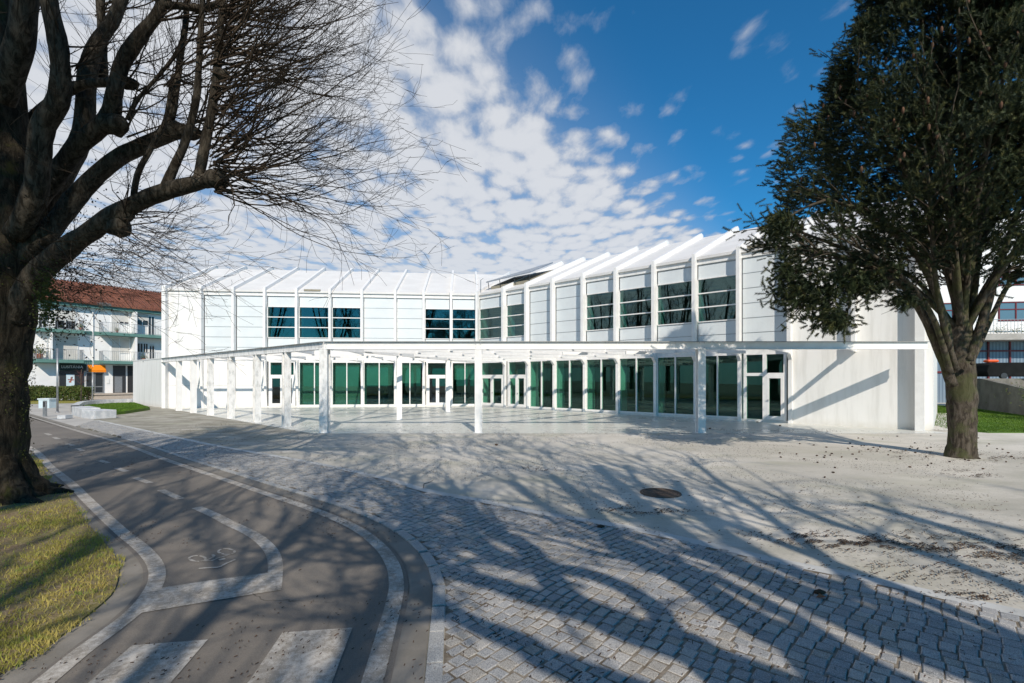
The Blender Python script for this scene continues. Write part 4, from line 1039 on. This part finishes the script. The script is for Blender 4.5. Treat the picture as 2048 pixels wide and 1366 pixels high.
# pavement and far road at the left
mb = MB(); mb.poly([(-80, 60, .006), (-80, 34, .006), xy(G(-60,842), .006), xy(G(60,836), .006), xy(G(135,858), .006), xy(G(190,841), .006), xy(G(170,828), .006), xy(G(150,820), .006), xy(G(185,811), .006), xy(G(268,806.5), .006), (-28, 60, .006)])
struct('pavement', mb, PAVE)
mb = MB(); mb.poly([xy(G(60,808.5), .012), xy(G(250,804.5), .012), xy(G(268,806), .012), xy(G(268,800.5), .012), xy(G(60,801), .012)]); struct('far_lawn', mb, GRASS)
mb = MB(); mb.poly([(-70, 50, .004), (-70, 27, .004), xy(G(-20,848), .02), xy(G(62,836), .02)]) ; 
# small things at the left
def tb_obj(name, parts, label, cat, loc, rz=0, group=None):
    t = thing(name, label, cat, group, loc, rz)
    for nme, m, mt, sm in parts: m.build(nme, mt, t, smooth=sm)
    return t
m = MB(); m.box(-.36,.36,-.25,.25,0,.58); l = MB(); l.box(-.41,.41,-.29,.29,.58,.66); m2 = MB(); m2.box(-.20,-.05,-.262,-.252,.18,.40)
tb_obj('utility_cabinet', [('cabinet_body', m, simple('pale_blue_plastic', (.55,.66,.70), None, 3, .5), False), ('lid', l, simple('pale_lid', (.62,.68,.70), None, 3, .5), False)], 'pale blue lidded cabinet standing on the pavement in front of the hedge', 'cabinet', G(95,816))
m = MB(); m.box(-.07,.07,-.05,.05,0,.84); l = MB(); l.box(-.05,.05,-.056,-.051,.52,.80)
tb_obj('bollard', [('post', m, METAL, False), ('light_slot', l, DMETAL, False)], 'square grey metal bollard by the end of the cycle path', 'bollard', G(90,833.5))
m = MB(); m.tube([(0,0,0),(0,0,3.78)], [.055,.045], 12); l = MB(); l.box(-.07,.07,-.02,.02,3.5,3.72)
b_ = MB(); b_.tube([(0,0,0),(0,0,.05)], [.11,.11], 12)
tb_obj('street_pole', [('pole', m, METAL, True), ('base_plate', b_, METAL, True)], 'tall slim grey pole on the pavement left of the stone blocks', 'pole', G(115,825))
m = MB(); m.tube([(0,0,0),(0,0,2.5)], [.04,.035], 10); b_ = MB(); b_.tube([(0,0,0),(0,0,.05)], [.09,.09], 12)
tb_obj('street_pole', [('pole', m, METAL, True), ('base_plate', b_, METAL, True)], 'short thin grey pole on the verge in front of the orange awning', 'pole', G(185,808.5))
# sapling
sp = thing('young_tree', 'thin bare sapling on the verge between the two grey poles', 'tree', None, G(162,810)); m = MB(); m.tube([(0,0,0),(.03,0,1.2),(0,0,2.1),(.05,0,2.7)], [.05,.04,.03,.015], 8); m.build('trunk', TWIG2, sp, smooth=True)
m = MB(); rnd = random.Random(77)
for i in range(26): twig(m, Vector((0,0,rnd.uniform(1.4,2.5))), Vector((rnd.gauss(0,1), rnd.gauss(0,1), rnd.uniform(.2,1.2))), rnd.uniform(.4,.8), .010, rnd, Vector((0,0,.3)), .25, 2, 1, 3)
m.build('twigs', simple('reddish_twigs', (.14,.05,.045), None, 5, .9), sp)
m = MB(); m.box(-.35,.25,-.3,.3,0,.03); l = MB(); l.box(.02,.42,-.22,.18,.03,.20)
tb_obj('service_hatch', [('plate', m, METAL, False), ('lid', l, MARBLE, False)], 'small raised service hatch with pale lid beside the edge of the cycle path', 'hatch', G(122,838))
# hedge
hd = thing('hedge', 'clipped leafy green hedge below the shop windows', 'hedge', None, (0,0,0)); m = MB(); rnd = random.Random(6)
h0, h1 = G(40,802), G(178,801.5)
for i in range(15000):
    t = rnd.random(); p = h0.lerp(h1, t) + Vector((0, rnd.uniform(-.6, .6), 0)); top = 1.25 + .35 * noise.noise(Vector((t*14, 0, 0))) ; p.z = top * rnd.random()**.6
    leafquad(m, p, rnd.uniform(.04, .09), rnd)
m.build('foliage', HEDGE, hd); m = MB()
for i in range(12): p = h0.lerp(h1, i/11); m.tube([p, p + Vector((0,0,.9))], [.04,.02], 5)
m.build('stem', TWIG, hd)

# ------------------------------------------------------------------ apartment building at the far left
ab = thing('apartment_building', 'white three storey apartment block with red tiled roof and green balcony bands', 'building')
AO = Vector((-39.1, 50, 0)); ua = Vector((.55, .835, 0)).normalized(); na = Vector((ua.y, -ua.x, 0))
def fa(s, d, z): return AO + ua*s + na*d + Vector((0,0,z))
def fap(px): k = (px-1024)/F; return (k*AO.y - AO.x)/(ua.x - k*ua.y)
AW = simple('white_house_paint', (.82,.81,.80), (.76,.755,.74), 1, .8); AG = simple('green_band_paint', (.10,.21,.185), (.13,.25,.22), 1.5, .6)
def _tile(nt):
    p = pos(nt); n1 = NOISE(nt, p, .8, 6, .7); n2 = NOISE(nt, p, 5, 4, .7)
    c = MIX(nt, RAMP(nt, n1, .35, .65), (.16,.065,.045), (.26,.105,.065)); c = MIX(nt, RAMP(nt, n2, .45, .7), c, (.11,.06,.05)); c = MIX(nt, RAMP(nt, NOISE(nt, p, .35, 2), .6, .66), c, (.12,.115,.11))
    return princ(nt, c, .85, .15)
TILE = mat('red_roof_tile', _tile)
sA, sB = -12.0, 14.0
m = MB(); m.box(sA, sB, -9, 0, 0, 9.0, 0, fa); m.build('wall', AW, ab)
m = MB(); m.box(sA, sB, 0, .5, 8.85, 9.3, 0, fa); m.box(sA, sB, 0, .12, 3.4, 3.78, 0, fa); m.box(sA, sB, 0, .10, 6.25, 6.6, 0, fa); m.build('green_band', AG, ab)
m = MB()
a, b, c_, d_ = fa(sA,.7,9.25), fa(sB,.7,9.25), fa(sB,-4.5,11.9), fa(sA,-4.5,11.9); e_, f_ = fa(sB,-9.4,9.25), fa(sA,-9.4,9.25)
slab(m, [a,b,c_,d_], .12); slab(m, [d_,c_,e_,f_], .12)
s = sA
while s < sB:
    m.beam(fa(s, .7, 9.33), fa(s, -4.5, 11.98), .11, .09); s += .24
rf2 = m.build('roof', TILE, ab)
# each balcony with its slab, railing
def balcony(s0, s1, z):
    m = MB(); m.box(s0, s1, .0, 1.15, z - .30, z, 0, fa); o = m.build('balcony', AG, ab)
    r = MB(); r.box(s0, s1, 1.08, 1.11, z + .93, z + .96, 0, fa); r.box(s0, s1, 1.08, 1.11, z + .06, z + .09, 0, fa)
    n = int((s1 - s0) / .15)
    for i in range(n + 1): x = s0 + (s1 - s0)*i/n; r.box(x-.009, x+.009, 1.085, 1.105, z, z + .94, 0, fa)
    for x in (s0, s1 - .03):
        r.box(x, x+.03, 0, 1.08, z + .93, z + .96, 0, fa)
        for j in range(7): r.box(x, x+.02, j*.15+.05, j*.15+.07, z, z+.94, 0, fa)
    r.build('railing', METAL, o)
s160, s198, s268, s330 = fap(160), fap(198), fap(268), fap(331)
for z in (6.55, 3.75): balcony(fap(66), s160, z); balcony(s198, sB if z > 5 else s268 + 3.5, z)
SHUT = simple('beige_roller_shutter', (.60,.58,.54), None, 2, .7)
def awin(s0, s1, z0, z1, shut=.0, nm='window'):
    f = MB(); f.box(s0-.05, s1+.05, 0, .06, z0-.05, z0, 0, fa); f.box(s0-.05, s1+.05, 0, .06, z1, z1+.05, 0, fa); f.box(s0-.05, s0, 0, .06, z0, z1, 0, fa); f.box(s1, s1+.05, 0, .06, z0, z1, 0, fa); f.box((s0+s1)/2-.025, (s0+s1)/2+.025, .01, .05, z0, z1 , 0, fa)
    o = f.build(nm, AW, ab); g = MB(); g.box(s0, s1, .005, .02, z0, z1, 0, fa); g.build('pane', DARKGL, o)
    if shut: q = MB(); q.box(s0, s1, .025, .055, z1 - (z1-z0)*shut, z1, 0, fa); q.build('shutter', SHUT, o)
DARKGL = mat('dark_window_glass', lambda nt: princ(nt, (.03,.035,.04), .08, .6))
for z, rows in ((6.6, ((fap(223), fap(238), 0, 2.2, 1.0), (fap(239), fap(257), .95, 2.2, .85), (fap(273), fap(296), .95, 2.1, .55), (fap(297), fap(308), 0, 1.95, 0))),
                (3.8, ((fap(223), fap(238), 0, 2.2, 1.0), (fap(239), fap(258), .8, 2.2, 1.0), (fap(275), fap(285), .95, 1.85, 0), (fap(287), fap(295), .95, 1.85, 0), (fap(299), fap(308), 0, 1.8, .1)))):
    for s0, s1, z0, z1, sh_ in rows: awin(s0, s1, z + z0 + .02, z + z1, sh_)
awin(fap(110), fap(155), 3.85, 5.95, 1.0); awin(fap(110), fap(150), 6.65, 8.6, .6); awin(fap(78), fap(92), 6.7, 8.4, .3)
for sc_ in ((fap(95), fap(98), 3.75, 6.2), (fap(262), fap(266), 3.75, 6.2), (fap(262), fap(266), 6.6, 8.8)):
    m = MB(); m.box(sc_[0], sc_[1], 0, 1.1, sc_[2], sc_[3], 0, fa); m.build('balcony_screen', AW, ab)
m = MB()
for i in range(60): 
    s = fap(78) + (i % 6) * .18; z = 4.5 + (i // 6) * .15; m.box(s, s+.15, .5, .56, z, z+.05, 0, fa); m.box(s + (.05 if (i//6)%2 else 0), s+.05, .5, .55, z, z+.13, 0, fa)
m.build('lattice_screen', AW, ab)
m = MB(); m.tube([fa(s198 - .5, .1, .2), fa(s198 - .5, .1, 8.9)], [.05,.05], 8); m.build('drainpipe', AW, ab)
# shop front
SHOPB = simple('shop_fascia_black', (.012,.030,.028), None, 2, .4); ORG = simple('orange_awning_cloth', (.85,.25,.01), (.78,.22,.01), 2, .7)
m = MB(); m.box(fap(118), fap(172), .0, .20, 2.75, 3.38, 0, fa); sg = m.build('shop_sign', SHOPB, ab)
cu_ = bpy.data.curves.new('shop_lettering', 'FONT'); cu_.body = 'LUSITÂNIA'; cu_.size = .36; cu_.extrude = .01
ctx = bpy.data.objects.new('shop_lettering', cu_); COL.objects.link(ctx); ctx.rotation_euler = (math.radians(90), 0, math.atan2(ua.y, ua.x)); ctx.location = fa(fap(121), .215, 2.98); ctx.scale = (.9, 1, 1)
ctx.data.materials.append(simple('sign_white', (.65,.68,.68), None, 2, .5)); 
bpy.context.view_layer.update(); dg = bpy.context.evaluated_depsgraph_get(); me = bpy.data.meshes.new_from_object(ctx.evaluated_get(dg)); o = bpy.data.objects.new('lettering', me); COL.objects.link(o); o.matrix_world = ctx.matrix_world.copy(); o.parent = sg
bpy.data.objects.remove(ctx)
m = MB(); m.box(fap(118), fap(168), .0, .06, .75, 2.74, 0, fa); sw = m.build('shop_window', DARKGL, ab)
m = MB(); m.box(fap(132), fap(148.5), .065, .085, 1.3, 2.4, 0, fa); po = m.build('poster', simple('poster_pale_blue', (.62,.74,.80), None, 4, .6), sw)
m = MB()
rnd = random.Random(9)
for i in range(6):
    cx, cz = fap(135 + rnd.random()*10), 1.55 + rnd.random()*.6
    m.box(cx, cx + .12 + rnd.random()*.1, .087, .092, cz, cz + .08 + .1*rnd.random(), 0, fa)
m.build('poster_drawing', simple('poster_ink', (.16,.17,.2), (.45,.12,.06), 6, .6), po)
m = MB(); q = [fa(fap(175), .05, 3.32), fa(fap(210), .05, 3.32), fa(fap(210), .32, 2.80), fa(fap(175), .32, 2.80)]; slab(m, q, .03)
m.add([q[3], q[2], q[2] - Vector((0,0,.18)), q[3] - Vector((0,0,.18))], [(0,1,2,3)]); m.build('awning', ORG, ab)
m = MB(); g = MB()
s0, s1 = fap(171), fap(207)
for x in (s0, (s0+s1)/2 - .04, s1 - .08): m.box(x, x+.08, 0, .1, .55, 2.72, 0, fa)
for z in (.55, 1.15, 2.55): m.box(s0+.08, s1-.08, 0, .095, z, z+.09, 0, fa)
g.box(s0, s1, .01, .03, .55, 2.7, 0, fa); dr = m.build('shop_door', METAL, ab); g.build('door_glass', DARKGL, dr)
m = MB(); m.box(s0 + 1.6, s0 + 1.85, .04, .05, 1.5, 2.0, 0, fa); m.build('door_notice', AW, dr)
m = MB(); s0, s1 = fap(226), fap(251); m.box(s0, s1, .0, .06, .55, 3.3, 0, fa); eo = m.build('entrance_recess', DMETAL, ab)
m = MB(); m.box(s0 + .1, s1 - .3, .065, .1, .58, 2.2, 0, fa); m.build('entrance_door', METAL, eo)
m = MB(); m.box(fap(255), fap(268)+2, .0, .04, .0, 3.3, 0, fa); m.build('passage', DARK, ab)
m = MB(); m.box(fap(176), fap(262), .0, 1.6, 0, .42, 0, fa); m.box(fap(176)-.1, fap(262)+.1, .0, 1.7, .42, .55, 0, fa); m.build('entrance_steps', simple('brick_plinth', (.46,.40,.34), (.40,.34,.28), 6, .8), ab)
# pots on the balcony
def plant_pot(p, label, s=1):
    t = thing('potted_plant', label, 'plant', 'potted plants on the balconies', p); m = MB(); m.tube([(0,0,0),(0,0,.3*s)], [.12*s,.17*s], 10); m.build('pot', simple('terracotta_pot', (.30,.12,.07), None, 3, .8), t, smooth=True)
    m = MB(); rnd = random.Random(int(p[0]*10)); 
    for i in range(150): leafquad(m, Vector((rnd.gauss(0,.15), rnd.gauss(0,.15), .32 + abs(rnd.gauss(0,.2)))) * s, .05*s, rnd)
    m.build('foliage', HEDGE, t)
plant_pot(fa(fap(74), .7, 3.75), 'big green potted plant on the lower balcony beside the left tree trunk', 1.6)
plant_pot(fa(fap(156), .8, 6.55), 'small plant in a terracotta pot at the right end of the upper left balcony', .9)
plant_pot(fa(s268 + .6, .7, 3.75), 'dark green potted plant on the lower right balcony', 1.1)
plant_pot(fa(fap(228), .8, 6.55), 'low red potted plant on the upper right balcony', .7)

# ------------------------------------------------------------------ white office building with red windows at the right
rb = thing('office_building', 'white building with red framed windows and blue corrugated ground floor behind the conifer', 'building')
RO = Vector((30, 40, 0)); urb = Vector((.99, -.14, 0)).normalized(); nrb = Vector((urb.y, -urb.x, 0))
def fo(s, d, z): return RO + urb*s + nrb*d + Vector((0,0,z))
def fop(px): k = (px-1024)/F; return (k*RO.y - RO.x)/(urb.x - k*urb.y)
RED = simple('dark_red_paint', (.15,.025,.03), None, 4, .45); zy = lambda py: H + (HY - py) * 39.0 / F
m = MB(); m.box(-6, 30, -10, 0, zy(672), zy(425), 0, fo); m.box(-6, 30, -10, -.9, 0, zy(672), 0, fo); m.build('wall', AW, rb)
m = MB(); m.box(-6, 30, -.4, 1.1, zy(682), zy(670), 0, fo); bal = m.build('balcony', simple('concrete_balcony', (.40,.38,.35), (.33,.31,.28), 2, .8), rb)
m = MB()
for i in range(150): x = -6 + i * .24; m.box(x, x+.018, 1.03, 1.05, zy(670), zy(642), 0, fo)
m.box(-6, 30, 1.02, 1.06, zy(643), zy(642), 0, fo); m.build('railing', METAL, bal)
CORR = mat('corrugated_blue_cladding', lambda nt: princ(nt, MIX(nt, M_(nt,'MULTIPLY', RAMP(nt, M_(nt,'SINE', M_(nt,'MULTIPLY', _X(nt), 22)), -.3, .3), .9), (.13,.19,.25), (.20,.27,.34)), .5, .4))  if False else None
def _corr(nt):
    s = N(nt, 'ShaderNodeSeparateXYZ'); nt.links.new(pos(nt), s.inputs[0]); w = M_(nt, 'SINE', M_(nt, 'MULTIPLY', s.outputs[0], 26))
    return princ(nt, MIX(nt, RAMP(nt, w, -.4, .4), (.12,.17,.225), (.20,.265,.33)), .5, .4)
CORR = mat('corrugated_blue_cladding', _corr)
m = MB(); m.box(-6, 30, -.8, -.6, .0, zy(683), 0, fo); cl = m.build('corrugated_wall', CORR, rb)
m = MB()
for px in (1872, 1921, 1988, 2032, 2080): s = fop(px); m.box(s-.06, s+.06, -.6, -.5, 0, zy(683), 0, fo)
m.box(-6, 30, -.6, -.52, zy(703), zy(700), 0, fo); m.box(-6, 30, -.6, -.53, zy(746), zy(742), 0, fo); m.build('red_frame', RED, cl)
def owin(px0, px1, y0, y1):
    s0, s1 = fop(px0), fop(px1); z0, z1 = zy(y1), zy(y0); m = MB(); w = .09
    m.box(s0, s1, 0, .07, z0, z0+w, 0, fo); m.box(s0, s1, 0, .07, z1-w, z1, 0, fo); zm = z0 + (z1-z0)*.6
    m.box(s0+w, s1-w, 0, .06, zm-.04, zm+.04, 0, fo)
    n = max(1, round((s1-s0)/1.2))
    for i in range(n+1): x = s0 + (s1-s0-w)*i/n; m.box(x, x+w, 0, .065, z0+w, z1-w, 0, fo)
    o = m.build('window', RED, rb); g = MB(); g.box(s0, s1, .005, .02, z0, z1, 0, fo); g.build('pane', DARKGLB, o)
DARKGLB = mat('blue_window_glass', lambda nt: princ(nt, (.10,.17,.22), .12, .6))
owin(1996, 2100, 605, 643); owin(1996, 2100, 545, 573); owin(1880, 1930, 605, 643)
for k, px in enumerate((1975, 1990, 2012, 2030, 2044)):
    pass
m = MB(); rnd = random.Random(12)
for px in (1972, 1983, 2004, 2020, 2040):
    for i in range(90): p = fo(fop(px) + rnd.gauss(0,.22), .8 + rnd.gauss(0,.12), zy(668) + abs(rnd.gauss(0,.28))); leafquad(m, p, .06, rnd)
m.build('balcony_plants', HEDGE, rb)
# retaining wall, lawn, gravel
CONC = simple('old_board_marked_concrete', (.20,.185,.16), (.13,.12,.10), 1.3, .85, .2, 0, .01)
w0, w1, w2 = Vector((25.2, 27.5, 0)), Vector((21.5, 20.2, 0)), Vector((24.5, 20.2, 0))
w0 = Vector((30.5, 31.5, 0)); w1 = Vector((27.0, 25.0, 0)); w2 = Vector((25.5, 19.0, 0))
m = MB()
for a, b in ((w0, w1), (w1, w2)):
    d__ = (b-a).normalized(); nn = Vector((-d__.y, d__.x, 0)) * .3
    A = [a, b, b+nn, a+nn]; za, zb = (2.0, 1.35) if a is w0 else (1.35, .9)
    m.add([up(a,0), up(b,0), up(b+nn,0), up(a+nn,0), up(a,za), up(b,zb), up(b+nn,zb), up(a+nn,za)], [(0,1,5,4),(2,3,7,6),(4,5,6,7),(1,2,6,5),(3,0,4,7)])
m.prism([w0, w0 + Vector((9, 3, 0)), w0 + Vector((9, 3.4, 0)), w0 + Vector((0, .4, 0))], 0, 2.0)
tag(m.build('retaining_wall', CONC), 'stained grey concrete retaining wall stepping down beside the lawn at the right', 'wall')
gq = [(17.2, 19.0), (30, 17.8), (32, 40), (24, 40), (16.2, 19.6)]
gq = [(16.45, 18.6), (17.4, 17.75), (30, 17.6), (33, 41), (22, 41)]
mb = MB(); mb.prism([(16.9, 18.7), (17.5, 17.75), (25.3, 17.6), (27, 25), (30.5, 31.5), (33, 41), (24.5, 41), (17.6, 20.2)], -.02, .03); struct('lawn', mb, GRASSG)
tag(blades('grass', [(16.9, 18.7), (17.5, 17.85), (25.3, 17.7), (26.8, 25), (30, 31.5), (31, 38), (24.5, 38), (17.6, 20.2)], 42000, .05, GRASSG, 4, .03, None, 1.3, None, .006), 'bright mown lawn between the white building and the retaining wall at the right', 'grass')
m = MB(); rnd = random.Random(19)
for i in range(2600):
    t = rnd.random(); p = E_ + Vector((.30, .05, 0)) + Vector((.669, .743, 0)) * (t * 12) + Vector((.743, -.669, 0)) * rnd.uniform(0, .55)
    r = rnd.uniform(.018, .04); p.z = .02 + rnd.random()*.02; a = rnd.random()*3
    c = [p + Vector((math.cos(a+k*1.57)*r, math.sin(a+k*1.57)*r*.8, 0)) for k in range(4)]; m.add(c + [p + Vector((0,0,r*.8))], [(0,1,4),(1,2,4),(2,3,4),(3,0,4)])
tag(m.build('gravel', simple('white_pebbles', (.55,.53,.49), (.42,.40,.36), 30, .8)), 'strip of white pebbles along the end of the white building', 'gravel', None, 'stuff')
# shrub hanging over the retaining wall
sb = thing('shrub', 'leafy green shrub spilling over the retaining wall at the right edge', 'shrub'); m = MB()
for i in range(2600): p = Vector((25.6,22.3,1.5)) + Vector((rnd.gauss(0,.7), rnd.gauss(0,.8), rnd.gauss(-.15,.33))); leafquad(m, p, rnd.uniform(.03,.07), rnd)
m.build('foliage', HEDGE, sb); m = MB()
for i in range(7): m.tube([(26.1,22.4,.6),(25.8 + rnd.gauss(0,.3),22.3+rnd.gauss(0,.4),1.5)], [.03,.012], 5)
m.build('stem', TWIG, sb)
# dark covered van behind the wall
vn = thing('covered_trailer', 'black covered trailer with an orange box on top parked above the retaining wall', 'trailer', None, (34.75, 33.5, 1.98), -.14)
prof = [(-2.2,.15),(-2.3,.5),(-2.15,.95),(-1.9,1.1),(2.0,1.12),(2.25,.95),(2.35,.5),(2.3,.15)]
m = MB(); n = len(prof); m.add([(x,-.9,z) for x,z in prof] + [(x,.9,z) for x,z in prof], [tuple(range(n)), tuple(range(n,2*n))[::-1]] + [(i,n+i,n+(i+1)%n,(i+1)%n) for i in range(n)]); m.build('cover', simple('black_tarpaulin', (.010,.011,.011), (.014,.015,.015), 2, .9, .1), vn, bevel=.06)
for x in (-1.3, 1.3): m = MB(); m.tube([(x,-.95,.2),(x,-.75,.2)], [.2,.2], 20); m.build('wheel', DMETAL, vn, smooth=False)
m = MB(); m.box(-2.0,-1.3,-.6,-.1,1.12,1.32); m.build('orange_box', simple('orange_plastic', (.8,.10,.02), None, 3, .5), vn, bevel=.1)

# ------------------------------------------------------------------ plaza details
mc = thing('manhole_cover', 'round dark iron manhole cover with concentric rings set in the plaza', 'manhole cover', None, G(1321, 986.5)); IRON = simple('rusty_cast_iron', (.07,.055,.045), (.11,.08,.06), 15, .7, .3, .3)
m = MB(); k = 40
def ringz(m, r0, r1, z0, z1):
    A = [(math.cos(2*math.pi*i/k)*r0, math.sin(2*math.pi*i/k)*r0, z0) for i in range(k)]; B = [(math.cos(2*math.pi*i/k)*r1, math.sin(2*math.pi*i/k)*r1, z1) for i in range(k)]
    m.add(A+B, [(i,(i+1)%k,k+(i+1)%k,k+i) for i in range(k)])
ringz(m, .345, .35, .018, 0); ringz(m, .31, .345, .018, .018); ringz(m, .305, .31, .008, .018); m.build('frame', IRON, mc)
m = MB(); ringz(m, 0.001, .30, .012, .012)
for r in (.05, .11, .17, .23, .285): ringz(m, r-.016, r-.010, .012, .019); ringz(m, r-.010, r, .019, .019); ringz(m, r, r+.006, .019, .012)
m.build('lid', IRON, mc)
# needle litter: thin twigs and needles over the plaza, in drifts
rnd = random.Random(99); V = []; Fc = []
def sliver(x, y, z, L, w):
    a = rnd.uniform(0, math.pi); dx, dy = math.cos(a)*L, math.sin(a)*L; wx, wy = -math.sin(a)*w, math.cos(a)*w; b = len(V)
    V.extend([(x-dx-wx, y-dy-wy, z), (x+dx-wx, y+dy-wy, z+rnd.uniform(0,.006)), (x+dx+wx, y+dy+wy, z+.008), (x-dx+wx, y-dy+wy, z+.004)]); Fc.append((b,b+1,b+2,b+3))
drifts = [((1285,1023),60,8,650),((1690,1085),95,16,2300),((1960,1100),110,26,2300),((1850,1030),180,30,500),((1960,915),110,10,1200),((1830,905),90,8,320),((1930,948),30,6,420),((1960,1195),45,8,420),((1080,940),45,8,220),((1200,835),110,4,500),((1500,862),150,5,520),((1500,990),250,35,500),((1890,1150),150,30,1000),((1300,870),60,3,120)]
for (px, py), sx_, sy_, n in drifts:
    for i in range(n):
        t_ = rnd.gauss(0, 1); x_, y_ = px + t_ * sx_ * .95, py + t_ * sy_ * .35 + rnd.gauss(0, sy_*.55)
        if noise.noise(Vector((x_ * .022, y_ * .16, 2))) < -.05: continue
        if y_ < 822: continue
        g = G(x_, y_); sc_ = 1 + g.y * .03; sliver(g.x, g.y, .014, rnd.uniform(.008,.022)*sc_, rnd.uniform(.0016,.0038)*sc_)
for i in range(34000):
    y = 3 + 16 * rnd.random(); x = rnd.uniform(-5, 13)
    if inside((x, y), cobpoly) and rnd.random() < .6: continue
    if noise.noise(Vector((x*.5, y*.5, 5))) + .35 * noise.noise(Vector((x*2, y*2, 1))) < .02: continue
    sliver(x, y, .016, rnd.uniform(.004,.013), rnd.uniform(.0012,.0028))
for i in range(7000):   # caught in the cobble joints
    y = 2 + 7 * rnd.random()**1.3; x = rnd.uniform(-1.2, 7)
    if inside((x, y), cobpoly) and noise.noise(Vector((x*1.1, y*1.1, 9))) > -.05: sliver(x, y, .010 + rnd.random()*.012, rnd.uniform(.006,.02), rnd.uniform(.0015,.0035))
for i in range(2500):
    y = 10 + 12 * rnd.random(); x = rnd.uniform(-14, 0); sliver(x, y, .012, rnd.uniform(.01,.03), rnd.uniform(.002,.005))
for i in range(260):
    y = 3 + 9 * rnd.random()**1.2; x = rnd.uniform(-6, 0)
    if noise.noise(Vector((x*1.6, y*1.6, 19))) > .0: sliver(x, y, .0145, rnd.uniform(.004,.014), rnd.uniform(.0012,.003))
me = bpy.data.meshes.new('needle_litter'); me.from_pydata(V, [], Fc); me.materials.append(LITTER); o = bpy.data.objects.new('needle_litter', me); COL.objects.link(o)
tag(o, 'brown fallen needles and twigs scattered and drifted over the plaza', 'leaf litter', None, 'stuff')
# fallen cones
m = MB()
for i in range(90):
    px, py = rnd.gauss(1840, 140), rnd.gauss(903, 18)
    if py < 866 or px < 1200: continue
    g = G(px, py); a = rnd.random()*3; dv = Vector((math.cos(a), math.sin(a), 0)) * .032; p = g + Vector((0,0,.018)); m.tube([p-dv, p-dv*.4, p+dv*.4, p+dv], [.007,.018,.016,.004], 6)
for px, py in ((1202,1057),(993,891),(1400,850),(1420,858),(1480,840),(1515,845),(1560,852),(1640,1190)):
    g = G(px, py); p = g + Vector((0,0,.028)); m.tube([p-Vector((.05,0,0)), p, p+Vector((.05,0,0))], [.015,.03,.01], 6)
tag(m.build('fallen_cones', LITTER, smooth=True), 'dark fallen cones lying on the pale plaza around the conifer', 'cones', None, 'stuff')
m = MB(); g = G(852, 972); m.tube([g + Vector((0,-.25,.02)), g + Vector((-.03,-.05,.05)), g + Vector((.04,.1,.04)), g + Vector((.10,.28,.06))], [.006,.006,.005,.003], 5); tag(m.build('fallen_twig', TWIG), 'bent dark twig lying on the stone band near the cobbles', 'twig')
m = MB(); g = G(1643, 1199); m.add([g+Vector((-.05,0,.02)), g+Vector((0,-.03,.035)), g+Vector((.055,.01,.02)), g+Vector((0,.035,.04))], [(0,1,2,3)]); tag(m.build('fallen_leaf', simple('orange_leaf', (.38,.12,.05), None, 9, .8)), 'single orange brown dead leaf lying on the cobbles', 'leaf')
